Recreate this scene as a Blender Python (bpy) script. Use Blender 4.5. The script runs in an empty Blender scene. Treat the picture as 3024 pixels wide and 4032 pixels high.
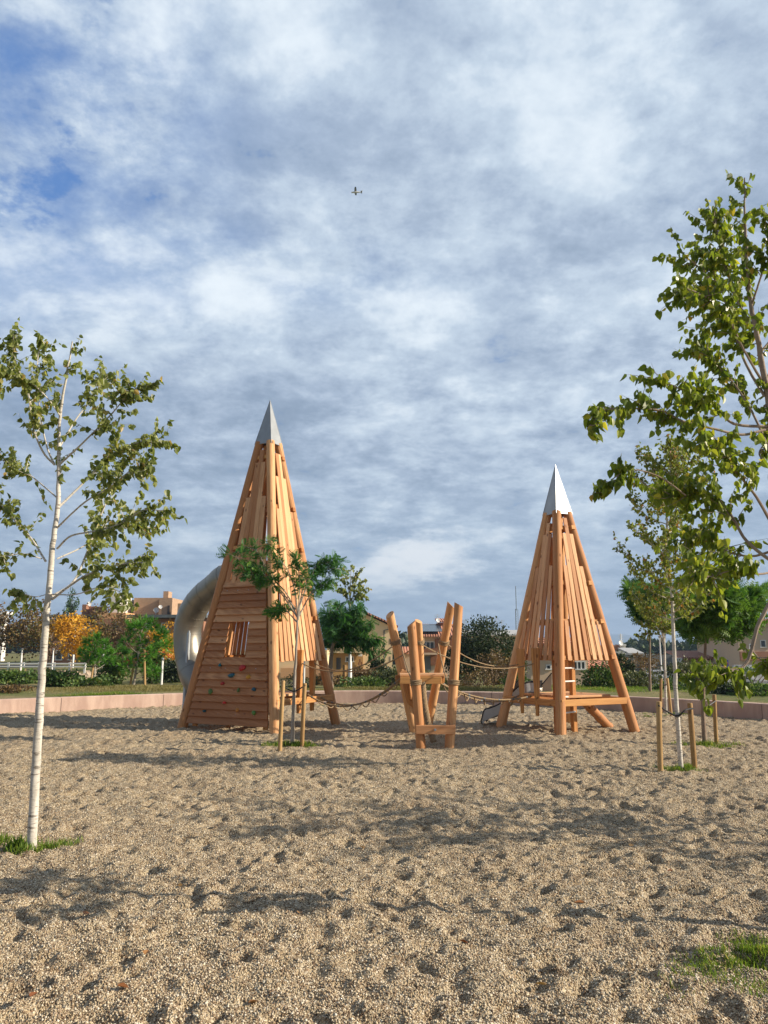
import bpy, math, random
import numpy as np
from mathutils import Vector, Matrix
R = math.radians
random.seed(7); rng = np.random.default_rng(7)
scn = bpy.context.scene
COL = scn.collection

# ------------------------------------------------------------------ camera
PITCH = math.atan(539/3028.0); sP, cP = math.sin(PITCH), math.cos(PITCH)
EYE = 1.6
cam = bpy.data.cameras.new('camera'); co = bpy.data.objects.new('camera', cam); COL.objects.link(co)
co.location = (0, 0, EYE); co.rotation_euler = (R(90)+PITCH, 0, 0)
cam.sensor_fit = 'HORIZONTAL'; cam.sensor_width = 36; cam.lens = 36*3028/3024
cam.clip_start = .1; cam.clip_end = 20000
scn.camera = co

def P(px, py, Y):
    cx = (px-1512)/3028; cy = (2016-py)/3028
    t = Y/(cP-cy*sP)
    return Vector((cx*t, Y, EYE+t*(sP+cy*cP)))
def G(px, py, z=0.):
    cx = (px-1512)/3028; cy = (2016-py)/3028
    t = (z-EYE)/(sP+cy*cP)
    return Vector((cx*t, t*(cP-cy*sP), z))
def D_(px, py):
    cx = (px-1512)/3028; cy = (2016-py)/3028
    return Vector((cx, cP-cy*sP, sP+cy*cP)).normalized()

# ------------------------------------------------------------------ light
SUN_EL = 27.0; SUN_AZ = Vector((1, -.15, 0)).normalized()
sd = Vector((SUN_AZ.x*math.cos(R(SUN_EL)), SUN_AZ.y*math.cos(R(SUN_EL)), math.sin(R(SUN_EL))))
sl = bpy.data.lights.new('sun', 'SUN'); sl.energy = 5.0; sl.angle = R(.6); sl.color = (1, .87, .695)
so = bpy.data.objects.new('sun', sl); COL.objects.link(so)
so.rotation_euler = sd.to_track_quat('Z', 'Y').to_euler()

w = bpy.data.worlds.new('World'); scn.world = w; w.use_nodes = True
nt = w.node_tree; nt.nodes.clear()
def N(t, typ, **kw):
    n = t.nodes.new(typ)
    for k, v in kw.items():
        if k == 'inp':
            for kk, vv in v.items():
                if hasattr(vv, 'is_output'): t.links.new(vv, n.inputs[kk])
                else: n.inputs[kk].default_value = vv
        else: setattr(n, k, v)
    return n
def M_(t, op, a, b=None, c=None, clamp=False):
    n = t.nodes.new('ShaderNodeMath'); n.operation = op; n.use_clamp = clamp
    for i, v in enumerate((a, b, c)):
        if v is None: continue
        if hasattr(v, 'is_output'): t.links.new(v, n.inputs[i])
        else: n.inputs[i].default_value = v
    return n.outputs[0]
def MIX(t, f, a, b, bt='MIX'):
    n = t.nodes.new('ShaderNodeMix'); n.data_type = 'RGBA'; n.blend_type = bt
    for i, v in ((0, f), (6, a), (7, b)):
        if hasattr(v, 'is_output'): t.links.new(v, n.inputs[i])
        else: n.inputs[i].default_value = v if i == 0 else (*v[:3], 1)
    return n.outputs[2]
def RAMP(t, f, stops, interp='LINEAR'):
    n = t.nodes.new('ShaderNodeValToRGB'); n.color_ramp.interpolation = interp
    t.links.new(f, n.inputs[0]); cr = n.color_ramp
    while len(cr.elements) < len(stops): cr.elements.new(.5)
    for e, (p, c) in zip(cr.elements, stops):
        e.position = p; e.color = (*c, 1) if len(c) == 3 else c
    return n.outputs[0]
def SSTEP(t, v, a, b):
    n = t.nodes.new('ShaderNodeMapRange'); n.interpolation_type = 'SMOOTHSTEP'
    t.links.new(v, n.inputs[0]); n.inputs[1].default_value = a; n.inputs[2].default_value = b
    return n.outputs[0]
SKY_K = .1
sky = N(nt, 'ShaderNodeTexSky', sky_type='NISHITA', sun_disc=False, sun_elevation=R(SUN_EL), altitude=200, air_density=1.0, dust_density=.6, ozone_density=2.0)
sky.sun_rotation = math.atan2(sd.x, sd.y)
tc = N(nt, 'ShaderNodeTexCoord')
gen = tc.outputs['Generated']
sep = N(nt, 'ShaderNodeSeparateXYZ', inp={0: gen})
zz = M_(nt, 'MAXIMUM', M_(nt, 'ADD', sep.outputs[2], .24), .10)
uv = N(nt, 'ShaderNodeCombineXYZ', inp={0: M_(nt, 'DIVIDE', sep.outputs[0], zz), 1: M_(nt, 'DIVIDE', sep.outputs[1], zz), 2: 0.0}).outputs[0]
def wn(scale, det, rough, dist, off, lac=2.0):
    mp = N(nt, 'ShaderNodeMapping', inp={0: uv, 1: off})
    return N(nt, 'ShaderNodeTexNoise', inp={0: mp.outputs[0], 2: scale, 3: det, 4: rough, 5: lac, 8: dist}).outputs[0]
n_big = wn(1.0, 4, .5, .5, (3.1, 1.7, 0))
n_mid = wn(3.9, 10, .63, .10, (5.3, 2.2, 1))
n_fine = wn(12, 8, .60, .05, (1.3, 7.2, 2))
def blob(px, py, rx, ry=None, rot=0):
    """soft ellipse round a sky direction (radii in degrees)"""
    ry = ry or rx
    d = D_(px, py); r_ = Vector((0, 0, 1)).cross(d).normalized(); u_ = d.cross(r_)
    c, s = math.cos(R(rot)), math.sin(R(rot))
    a = r_*c+u_*s; b = -r_*s+u_*c
    def dot(v):
        n = nt.nodes.new('ShaderNodeVectorMath'); n.operation = 'DOT_PRODUCT'
        nt.links.new(gen, n.inputs[0]); n.inputs[1].default_value = v
        return n.outputs['Value']
    x = M_(nt, 'DIVIDE', dot(a), math.sin(R(rx))); y = M_(nt, 'DIVIDE', dot(b), math.sin(R(ry)))
    q = M_(nt, 'ADD', M_(nt, 'MULTIPLY', x, x), M_(nt, 'MULTIPLY', y, y))
    g = M_(nt, 'EXPONENT', M_(nt, 'MULTIPLY', q, -1.0))
    return M_(nt, 'MULTIPLY', g, M_(nt, 'GREATER_THAN', dot(d), 0.0))
def msum(items):
    s = None
    for v, k in items:
        e = M_(nt, 'MULTIPLY', v, k); s = e if s is None else M_(nt, 'ADD', s, e)
    return s
# holes where the blue shows
hole = msum([(blob(70, 770, 4.5, 2.6, -20), .30), (blob(270, 540, 6, 4), .11), (blob(30, 620, 3, 2), .06), (blob(330, 150, 8, 2.2, 100), .13), (blob(430, 470, 5, 6), .10), (blob(700, 330, 5, 7), .06),
             (blob(1385, 1090, 2.6, .9), .20), (blob(1120, 1030, 3.4, 1.0), .15), (blob(130, 860, 3, 1.2), .12), (blob(60, 100, 7), .05)])
hv = M_(nt, 'ADD', hole, M_(nt, 'ADD', M_(nt, 'MULTIPLY', M_(nt, 'SUBTRACT', .5, n_mid), 1.15), M_(nt, 'MULTIPLY', M_(nt, 'SUBTRACT', .5, n_fine), 1.0)))
holem = SSTEP(nt, hv, .19, .56)
# cloud brightness
bright = msum([(blob(160, 1080, 9, 4), .20), (blob(1800, 1240, 6, 4), .16), (blob(950, 1170, 11, 3), .14), (blob(1300, 250, 9, 6), .05), (blob(2500, 500, 12, 9), .05),
               (blob(1620, 2210, 3.2, 1.5), .34), (blob(1760, 2160, 2.0, .8), .15), (blob(780, 2130, 3.0, 1.2), .14), (blob(1850, 1530, 4, 1.6), .12),
               (blob(1700, 900, 11, 4), -.05), (blob(1100, 1480, 12, 3), -.05), (blob(2500, 1500, 9, 5), -.06), (blob(400, 1500, 12, 5), -.04)])
bv = M_(nt, 'ADD', bright, M_(nt, 'ADD', M_(nt, 'ADD', M_(nt, 'MULTIPLY', n_mid, .50), M_(nt, 'ADD', .235, M_(nt, 'MULTIPLY', SSTEP(nt, n_mid, .36, .64), .12))), M_(nt, 'ADD', M_(nt, 'MULTIPLY', n_fine, .45), M_(nt, 'MULTIPLY', n_big, .45))))
# bv around .875 mean
elev = sep.outputs[2]
lowf = SSTEP(nt, elev, .30, .02)
bv = M_(nt, 'SUBTRACT', bv, M_(nt, 'MULTIPLY', lowf, .05))
K = .83/SKY_K
def kk(c): return tuple(x*K for x in c)
cl = RAMP(nt, SSTEP(nt, bv, .50, 1.34), [(0.0, (.185, .25, .345)), (.3, (.26, .335, .445)), (.52, (.35, .43, .55)), (.75, (.48, .57, .675)), (1.0, (.72, .79, .85))])
clk = N(nt, 'ShaderNodeVectorMath', operation='SCALE', inp={0: cl, 3: K}).outputs[0]
low_tint = MIX(nt, M_(nt, 'MULTIPLY', lowf, .55), clk, kk((.27, .37, .49)))
cloudc = MIX(nt, M_(nt, 'MULTIPLY', SSTEP(nt, M_(nt, 'ADD', blob(1640, 2205, 4.6, 2.2), M_(nt, 'MULTIPLY', M_(nt, 'ADD', M_(nt, 'MULTIPLY', M_(nt, 'SUBTRACT', n_mid, .5), 1.6), M_(nt, 'MULTIPLY', M_(nt, 'SUBTRACT', n_fine, .5), .9)), 1.0)), .22, 1.05), .75), low_tint, kk((.74, .77, .80)))
skyc = MIX(nt, .55, sky.outputs[0], kk((.045, .20, .60)))
thin = M_(nt, 'MULTIPLY', msum([(blob(180, 520, 11, 12), .68), (blob(1200, 1060, 9, 2.5), .35), (blob(60, 60, 9, 9), .25)]), SSTEP(nt, n_mid, .66, .34))
skyfinal = MIX(nt, M_(nt, 'MAXIMUM', M_(nt, 'MULTIPLY', holem, .9), thin), cloudc, skyc)
clear = MIX(nt, .65, sky.outputs[0], kk((.13, .15, .20)))  # unseen sky behind the camera and overhead, darkened to cut fill light
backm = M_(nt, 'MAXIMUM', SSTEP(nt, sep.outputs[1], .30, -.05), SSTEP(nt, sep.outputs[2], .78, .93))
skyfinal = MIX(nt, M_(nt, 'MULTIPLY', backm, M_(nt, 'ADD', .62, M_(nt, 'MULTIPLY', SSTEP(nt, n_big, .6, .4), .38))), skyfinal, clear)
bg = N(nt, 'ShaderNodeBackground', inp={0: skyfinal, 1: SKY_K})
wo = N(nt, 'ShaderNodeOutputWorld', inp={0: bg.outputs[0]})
scn.view_settings.view_transform = 'Standard'; scn.view_settings.look = 'None'
scn.view_settings.exposure = 0.55; scn.view_settings.gamma = 1
scn.render.engine = 'CYCLES'
scn.cycles.max_bounces = 6; scn.cycles.transparent_max_bounces = 8
try: scn.cycles.volume_bounces = 0
except Exception: pass

# ------------------------------------------------------------------ object helpers
OFF = {}
def tagp(o, label=None, cat=None, group=None, kind=None):
    if label: o['label'] = label
    if cat: o['category'] = cat
    if group: o['group'] = group
    if kind: o['kind'] = kind
    return o
def thing(name, loc, label, cat, group=None):
    o = bpy.data.objects.new(name, None); COL.objects.link(o); o.location = loc; o.empty_display_size = .2
    OFF[o.name] = Vector(loc)
    return tagp(o, label, cat, group)
def npmesh(name, V, F, mat, parent=None, smooth=False, attrs=None, at=None):
    """V (n,3); F list of tuples or int array (m,k)"""
    V = np.asarray(V, dtype=np.float64)
    off = np.zeros(3)
    if parent is not None: off = np.array(OFF[parent.name])
    elif at is not None: off = np.array(at)
    me = bpy.data.meshes.new(name)
    if isinstance(F, np.ndarray):
        m, k = F.shape
        loops = F.ravel().astype(np.int32); starts = np.arange(0, m*k, k, dtype=np.int32); tot = np.full(m, k, np.int32)
    else:
        tot = np.array([len(f) for f in F], np.int32); loops = np.fromiter((i for f in F for i in f), np.int32)
        starts = np.concatenate([[0], np.cumsum(tot)[:-1]]).astype(np.int32)
    me.vertices.add(len(V)); me.vertices.foreach_set('co', (V-off).astype(np.float32).ravel())
    me.loops.add(len(loops)); me.loops.foreach_set('vertex_index', loops)
    me.polygons.add(len(tot)); me.polygons.foreach_set('loop_start', starts)
    try: me.polygons.foreach_set('loop_total', tot)
    except Exception: pass
    me.polygons.foreach_set('use_smooth', np.full(len(tot), smooth))
    if attrs:
        for an, (ty, arr) in attrs.items():
            a = me.attributes.new(an, ty, 'POINT')
            a.data.foreach_set('vector' if ty == 'FLOAT_VECTOR' else 'value', np.asarray(arr, np.float32).ravel())
    me.update(calc_edges=True); me.validate()
    if mat: me.materials.append(mat)
    o = bpy.data.objects.new(name, me); COL.objects.link(o)
    if parent is not None: o.parent = parent; OFF[o.name] = OFF[parent.name]
    elif at is not None: o.location = at; OFF[o.name] = Vector(at)
    else: OFF[o.name] = Vector((0, 0, 0))
    return o

class MB:
    def __init__(s): s.v = []; s.f = []; s.g = []; s.t = []
    def add(s, V, F, gr=None, tint=None):
        b = len(s.v); s.v += [tuple(v) for v in V]; s.f += [tuple(i+b for i in f) for f in F]
        s.g += [tuple(g) for g in (gr if gr is not None else V)]
        tt = random.random() if tint is None else tint
        s.t += [tt]*len(V)
        return s
    def box(s, c, size, X=(1, 0, 0), Y=(0, 1, 0), Z=(0, 0, 1), tint=None):
        c = Vector(c); X = Vector(X).normalized(); Y = Vector(Y).normalized(); Z = Vector(Z).normalized()
        hx, hy, hz = size[0]/2, size[1]/2, size[2]/2
        V = []; gr = []
        ax = max(range(3), key=lambda i: size[i]); oth = [i for i in range(3) if i != ax]
        o1, o2, o3 = random.random()*30, random.random()*30, random.random()*30
        for i in (-1, 1):
            for j in (-1, 1):
                for k in (-1, 1):
                    V.append(c+X*hx*i+Y*hy*j+Z*hz*k)
                    q = (hx*i, hy*j, hz*k); gr.append((q[oth[0]]+o1, q[oth[1]]+o2, q[ax]+o3))
        F = [(0, 1, 3, 2), (4, 6, 7, 5), (0, 4, 5, 1), (2, 3, 7, 6), (0, 2, 6, 4), (1, 5, 7, 3)]
        return s.add(V, F, gr, tint)
    def hexa(s, V8, tint=None, ax=2):
        """8 corners, bottom 4 ccw then top 4"""
        o1, o2, o3 = random.random()*30, random.random()*30, random.random()*30
        V8 = [Vector(v) for v in V8]; c = V8[0]
        e = [(V8[1]-V8[0]), (V8[3]-V8[0]), (V8[4]-V8[0])]
        L = max(range(3), key=lambda i: e[i].length); oth = [i for i in range(3) if i != L]
        en = [x.normalized() for x in e]
        gr = [((v-c).dot(en[oth[0]])+o1, (v-c).dot(en[oth[1]])+o2, (v-c).dot(en[L])+o3) for v in V8]
        return s.add(V8, [(0, 3, 2, 1), (4, 5, 6, 7), (0, 1, 5, 4), (1, 2, 6, 5), (2, 3, 7, 6), (3, 0, 4, 7)], gr, tint)
    def tube(s, pts, rad, n=10, caps=True, rough=0., tint=None, cut=None, twist=0):
        pts = [Vector(p) for p in pts]; m = len(pts)
        if not hasattr(rad, '__len__'): rad = [rad]*m
        T = []
        for i in range(m):
            a = pts[max(i-1, 0)]; b = pts[min(i+1, m-1)]; d = (b-a)
            T.append(d.normalized() if d.length > 1e-9 else Vector((0, 0, 1)))
        ref = Vector((0, 0, 1)) if abs(T[0].z) < .9 else Vector((1, 0, 0))
        u = ref.cross(T[0]).normalized(); V = []; gr = []; L = 0
        o1, o2, o3 = random.random()*30, random.random()*30, random.random()*30
        for i in range(m):
            u = (u-T[i]*u.dot(T[i])).normalized(); v = T[i].cross(u)
            if i: L += (pts[i]-pts[i-1]).length
            for k in range(n):
                a = 2*math.pi*k/n+twist*i; r = rad[i]*(1+rough*random.uniform(-1, 1))
                p = pts[i]+u*math.cos(a)*r+v*math.sin(a)*r
                if cut is not None and i == m-1:      # slanted cut end: shift along axis
                    p = p+T[i]*(p-pts[i]).dot(cut)
                V.append(p); gr.append((r*math.cos(a)+o1, r*math.sin(a)+o2, L+o3))
        F = []
        for i in range(m-1):
            for k in range(n):
                k2 = (k+1) % n
                F.append((i*n+k, i*n+k2, (i+1)*n+k2, (i+1)*n+k))
        if caps: F.append(tuple(range(n-1, -1, -1))); F.append(tuple((m-1)*n+k for k in range(n)))
        return s.add(V, F, gr, tint)
    def build(s, name, mat, parent=None, smooth=False, bevel=0, at=None, seg=1):
        if parent is None and at is None:
            A = np.array(s.v); at = ((A[:, 0].min()+A[:, 0].max())/2, (A[:, 1].min()+A[:, 1].max())/2, A[:, 2].min())
        o = npmesh(name, s.v, s.f, mat, parent, smooth, {'grain': ('FLOAT_VECTOR', s.g), 'tint': ('FLOAT', s.t)}, at)
        if bevel:
            b = o.modifiers.new('bevel', 'BEVEL'); b.width = bevel; b.segments = seg; b.limit_method = 'ANGLE'; b.angle_limit = R(40)
        if smooth:
            try: o.data.set_sharp_from_angle(angle=R(42))
            except Exception: pass
        return o
def spline(pts, n=8):
    pts = [Vector(p) for p in pts]
    q = [pts[0]*2-pts[1]]+pts+[pts[-1]*2-pts[-2]]; out = []
    for i in range(1, len(q)-2):
        for k in range(n):
            t = k/n; a, b, c, d = q[i-1], q[i], q[i+1], q[i+2]
            out.append(.5*((2*b)+(c-a)*t+(2*a-5*b+4*c-d)*t*t+(3*b-a-3*c+d)*t**3))
    out.append(pts[-1]); return out

# ------------------------------------------------------------------ materials
def newmat(name):
    m = bpy.data.materials.new(name); m.use_nodes = True; t = m.node_tree; t.nodes.clear()
    out = N(t, 'ShaderNodeOutputMaterial'); p = N(t, 'ShaderNodeBsdfPrincipled'); t.links.new(p.outputs[0], out.inputs[0])
    return m, t, p, out
def setp(t, p, **kw):
    for k, v in kw.items():
        k = {'col': 'Base Color', 'rough': 'Roughness', 'metal': 'Metallic', 'spec': 'Specular IOR Level', 'normal': 'Normal'}[k]
        if hasattr(v, 'is_output'): t.links.new(v, p.inputs[k])
        else: p.inputs[k].default_value = (*v, 1) if isinstance(v, tuple) and len(v) == 3 else v
def attr(t, n): return N(t, 'ShaderNodeAttribute', attribute_name=n)
def noise(t, vec, sc, det=4, rough=.5, dist=0.):
    return N(t, 'ShaderNodeTexNoise', inp={0: vec, 2: sc, 3: det, 4: rough, 8: dist}).outputs[0]
def bump(t, h, s, d, nrm=None):
    i = {'Strength': s, 'Distance': d, 'Height': h}
    if nrm is not None: i['Normal'] = nrm
    return N(t, 'ShaderNodeBump', inp=i).outputs[0]
def objc(t): return N(t, 'ShaderNodeTexCoord').outputs['Object']
def geo(t): return N(t, 'ShaderNodeNewGeometry').outputs['Position']
def mapv(t, v, s): return N(t, 'ShaderNodeMapping', inp={0: v, 3: s}).outputs[0]

def wood(name, light, dark, knot, k=1.0, stain=0.):
    m, t, p, _ = newmat(name)
    g = attr(t, 'grain').outputs['Vector']; ti = attr(t, 'tint').outputs['Fac']
    gs = mapv(t, g, (26, 26, 1.6)); gl = mapv(t, g, (5, 5, .7))
    n1 = noise(t, gs, 1.0, 5, .6, .3)
    wv = N(t, 'ShaderNodeTexWave', wave_type='RINGS', rings_direction='Z', inp={0: mapv(t, g, (1, 1, .08)), 1: 22, 2: 5.0, 3: 2, 4: 1.2, 5: .6}).outputs[1]
    n2 = noise(t, gl, 1.0, 3, .5, .2)
    v = N(t, 'ShaderNodeTexVoronoi', feature='F1', inp={0: mapv(t, g, (5.2, 5.2, 3.2)), 2: 1.0, 8: 1.0})
    kn = SSTEP(t, v.outputs[0], .17, .06)
    f = M_(t, 'ADD', M_(t, 'MULTIPLY', n1, .6), M_(t, 'MULTIPLY', wv, .28*k))
    f = M_(t, 'ADD', f, M_(t, 'MULTIPLY', M_(t, 'SUBTRACT', n2, .5), .7))
    f = M_(t, 'ADD', f, M_(t, 'MULTIPLY', M_(t, 'SUBTRACT', ti, .5), .55))
    c = RAMP(t, SSTEP(t, f, .15, .85), [(0, dark), (1, light)])
    c = MIX(t, M_(t, 'MULTIPLY', kn, .75), c, knot)
    if stain:
        gp = geo(t); st = noise(t, mapv(t, gp, (1.3, 1.3, .5)), 1.3, 5, .6)
        c = MIX(t, M_(t, 'MULTIPLY', SSTEP(t, st, .5, .75), stain), c, (.16, .11, .07))
    setp(t, p, col=c, rough=.66, spec=.3, normal=bump(t, n1, .35, .01))
    return m
M_log = wood('peeled_log', (.75, .45, .22), (.44, .195, .075), (.13, .05, .018))
M_plank = wood('larch_plank', (.68, .37, .18), (.36, .15, .06), (.09, .035, .015), .6, .40)
M_slat = wood('larch_slat', (.75, .45, .235), (.44, .20, .085), (.17, .06, .025), 1.0, .06)
M_beam = wood('sawn_beam', (.64, .34, .12), (.36, .14, .04), (.15, .06, .02))
M_stake = wood('weathered_stake', (.46, .30, .13), (.27, .155, .06), (.10, .06, .03))

def plain(name, c, rough=.6, metal=0., spec=.4, var=.15, sc=3., bs=0., bsc=30):
    m, t, p, _ = newmat(name); g = geo(t)
    n = noise(t, g, sc, 5, .6)
    col = MIX(t, SSTEP(t, n, .3, .75), tuple(x*(1-var) for x in c), tuple(min(1, x*(1+var)) for x in c))
    setp(t, p, col=col, rough=rough, metal=metal, spec=spec)
    if bs: setp(t, p, normal=bump(t, noise(t, g, bsc, 4, .6), bs, .02))
    return m
def leafmat(name, stops, trans=.35, rough=.5):
    m, t, p, out = newmat(name); ti = attr(t, 'tint').outputs['Fac']
    c = RAMP(t, ti, stops)
    setp(t, p, col=c, rough=rough, spec=.35)
    tr = N(t, 'ShaderNodeBsdfTranslucent', inp={0: MIX(t, 1.0, c, (1.5, 1.5, .75), 'MULTIPLY')})
    mx = N(t, 'ShaderNodeMixShader', inp={0: trans, 1: p.outputs[0], 2: tr.outputs[0]})
    t.links.new(mx.outputs[0], out.inputs[0])
    return m
M_metal = plain('zinc_sheet', (.34, .36, .37), .42, .55, .5, .10, 4)
def tubemat():
    m, t, p, _ = newmat('brushed_steel'); g = geo(t)
    n = noise(t, g, 2.5, 6, .65); n2 = noise(t, mapv(t, g, (6, 6, 60)), 1., 3, .5)
    setp(t, p, col=MIX(t, n, (.24, .225, .19), (.34, .32, .28)), metal=.85, rough=M_(t, 'ADD', M_(t, 'MULTIPLY', n2, .16), .36))
    return m
M_tube = tubemat()
M_steel = plain('galvanised_steel', (.42, .45, .47), .4, .7, .5, .1)
M_black = plain('black_plastic', (.02, .02, .022), .5)
def ropemat():
    m, t, p, _ = newmat('hemp_rope'); g = attr(t, 'grain').outputs['Vector']
    wv = N(t, 'ShaderNodeTexWave', wave_type='BANDS', bands_direction='DIAGONAL', inp={0: g, 1: 45, 2: .5}).outputs[1]
    setp(t, p, col=MIX(t, wv, (.20, .13, .07), (.46, .33, .19)), rough=.9, normal=bump(t, wv, .6, .01)); return m
M_rope = ropemat()
def barkmat(name, a, b, ring=True, dark=(.10, .08, .06)):
    m, t, p, _ = newmat(name); g = attr(t, 'grain').outputs['Vector']
    n1 = noise(t, mapv(t, g, (14, 14, 5)), 1., 5, .6)
    n2 = noise(t, mapv(t, g, (9, 9, 55)), 1., 3, .6)
    n3 = noise(t, mapv(t, g, (3, 3, 1.3)), 1., 4, .6)
    c = MIX(t, SSTEP(t, n1, .3, .7), a, b)
    c = MIX(t, M_(t, 'MULTIPLY', SSTEP(t, n2, .56, .66), .75 if ring else .25), c, dark)
    c = MIX(t, M_(t, 'MULTIPLY', SSTEP(t, n3, .56, .74), .55), c, tuple(x*.42 for x in a))
    setp(t, p, col=c, rough=.8, spec=.25, normal=bump(t, M_(t, 'ADD', n1, n2), .5, .01)); return m
M_barkw = barkmat('pale_bark', (.46, .43, .37), (.66, .62, .55))
M_barkb = barkmat('brown_bark', (.20, .14, .10), (.30, .23, .17), False)
M_barkm = barkmat('red_brown_bark', (.25, .19, .15), (.36, .29, .23), False)
M_barkg = barkmat('grey_bark', (.26, .23, .19), (.38, .34, .29), False)
M_leafL = leafmat('poplar_leaf', [(0, (.05, .08, .028)), (.45, (.17, .21, .06)), (.8, (.32, .35, .12)), (.93, (.42, .42, .16)), (1, (.46, .33, .12))], .48, .36)
M_leafR = leafmat('mulberry_leaf', [(0, (.055, .10, .015)), (.5, (.17, .23, .03)), (.8, (.31, .35, .05)), (.94, (.46, .42, .06)), (1, (.45, .30, .06))], .45, .36)
M_leafB = leafmat('browning_leaf', [(0, (.07, .10, .025)), (.45, (.17, .22, .045)), (.8, (.31, .34, .08)), (.92, (.34, .26, .07)), (1, (.36, .18, .06))], .42)
M_leafP = leafmat('feathery_leaf', [(0, (.02, .075, .02)), (.5, (.05, .16, .035)), (.85, (.11, .26, .05)), (1, (.20, .32, .06))], .34)
M_leafP2 = leafmat('bright_feathery_leaf', [(0, (.03, .085, .018)), (.5, (.07, .165, .03)), (1, (.17, .29, .05))], .36)
M_pine = leafmat('pine_needles', [(0, (.03, .10, .012)), (.5, (.07, .22, .02)), (1, (.17, .36, .04))], .3)
M_bushg = leafmat('green_shrub_leaf', [(0, (.02, .045, .012)), (.5, (.065, .125, .028)), (.9, (.16, .22, .055)), (1, (.24, .20, .08))], .25)
M_bushd = leafmat('dark_shrub_leaf', [(0, (.010, .022, .010)), (.5, (.028, .050, .020)), (.9, (.07, .095, .035)), (1, (.13, .13, .06))], .15)
M_busho = leafmat('olive_shrub_leaf', [(0, (.03, .045, .018)), (.5, (.085, .105, .04)), (.9, (.17, .17, .08)), (1, (.24, .22, .12))], .2)
M_bushb = leafmat('brown_shrub_leaf', [(0, (.05, .035, .018)), (.5, (.13, .085, .04)), (.85, (.22, .14, .06)), (1, (.28, .24, .10))], .2)
M_orange = leafmat('golden_autumn_leaf', [(0, (.14, .09, .02)), (.3, (.42, .22, .02)), (.7, (.68, .36, .03)), (1, (.78, .50, .07))], .3)
M_brownl = leafmat('russet_autumn_leaf', [(0, (.045, .03, .018)), (.4, (.13, .08, .04)), (.65, (.21, .14, .055)), (.85, (.15, .16, .05)), (1, (.36, .24, .07))], .2)
M_grass = leafmat('grass_blade', [(0, (.07, .12, .025)), (.45, (.17, .27, .04)), (.75, (.30, .39, .08)), (.88, (.40, .36, .15)), (1, (.50, .42, .24))], .45)
M_dry = leafmat('dry_grass_blade', [(0, (.12, .11, .04)), (.5, (.28, .25, .10)), (1, (.42, .36, .18))], .3)

def gravelmat():
    m, t, p, _ = newmat('gravel'); g = geo(t)
    v1 = N(t, 'ShaderNodeTexVoronoi', feature='F1', inp={0: g, 2: 105})
    v2 = N(t, 'ShaderNodeTexVoronoi', feature='F1', inp={0: g, 2: 46})
    sc = N(t, 'ShaderNodeSeparateColor', inp={0: v1.outputs[1]}); s2 = N(t, 'ShaderNodeSeparateColor', inp={0: v2.outputs[1]})
    c = RAMP(t, sc.outputs[0], [(0, (.10, .06, .035)), (.22, (.25, .18, .115)), (.5, (.45, .355, .215)), (.78, (.62, .515, .345)), (.93, (.80, .74, .62)), (1, (.24, .11, .06))])
    c2 = RAMP(t, s2.outputs[1], [(0, (.20, .13, .075)), (.5, (.47, .37, .23)), (1, (.68, .585, .41))])
    c = MIX(t, .38, c, c2)
    n = noise(t, g, .9, 5, .6); n2 = noise(t, g, 5.5, 4, .6)
    c = MIX(t, M_(t, 'MULTIPLY', SSTEP(t, n, .42, .68), .30), c, (.29, .205, .13))
    c = MIX(t, M_(t, 'MULTIPLY', SSTEP(t, n2, .5, .75), .28), c, (.22, .15, .095))
    h = M_(t, 'ADD', M_(t, 'MULTIPLY', v1.outputs[0], -.8), M_(t, 'MULTIPLY', v2.outputs[0], -.9))
    b0 = bump(t, noise(t, g, 14, 4, .6), .8, .05)
    setp(t, p, col=c, rough=.85, spec=.25, normal=bump(t, h, 1.0, .016, b0)); return m
M_gravel = gravelmat()
def terrmat():
    m, t, p, _ = newmat('park_ground'); g = geo(t)
    n = noise(t, g, .35, 6, .65); n2 = noise(t, g, 6, 5, .7); n3 = noise(t, g, 1.5, 5, .6)
    c = MIX(t, SSTEP(t, n, .35, .62), (.26, .21, .11), (.10, .13, .035))
    c = MIX(t, SSTEP(t, n2, .45, .7), c, (.20, .19, .07))
    c = MIX(t, M_(t, 'MULTIPLY', SSTEP(t, n3, .55, .7), .6), c, (.22, .15, .09))
    setp(t, p, col=c, rough=.95, spec=.15, normal=bump(t, n2, .6, .1)); return m
M_terr = terrmat()
def wallmat():
    m, t, p, _ = newmat('pink_concrete'); g = geo(t)
    n = noise(t, mapv(t, g, (1.5, 1.5, .35)), 1.6, 6, .65); n2 = noise(t, g, 25, 3, .6)
    c = MIX(t, SSTEP(t, n, .35, .7), (.44, .305, .25), (.63, .475, .385))
    c = MIX(t, M_(t, 'MULTIPLY', SSTEP(t, n, .58, .75), .4), c, (.25, .175, .16))
    setp(t, p, col=c, rough=.85, spec=.2, normal=bump(t, n2, .2, .01)); return m
M_wall = wallmat()
def brickmat(name, a, b, mor, sc=5):
    m, t, p, _ = newmat(name); g = objc(t)
    s = N(t, 'ShaderNodeSeparateXYZ', inp={0: g})
    cv = N(t, 'ShaderNodeCombineXYZ', inp={0: M_(t, 'ADD', s.outputs[0], s.outputs[1]), 1: s.outputs[2], 2: 0.0}).outputs[0]
    br = N(t, 'ShaderNodeTexBrick', inp={0: cv, 1: (*a, 1), 2: (*b, 1), 3: (*mor, 1), 4: 1.0, 5: .012, 8: .29, 9: .09})
    n = noise(t, g, .8, 5, .6)
    setp(t, p, col=MIX(t, M_(t, 'MULTIPLY', n, .4), br.outputs[0], tuple(x*.6 for x in a)), rough=.85, spec=.2); return m
M_brick = brickmat('brick', (.44, .27, .16), (.54, .35, .22), (.45, .36, .28))
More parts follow.
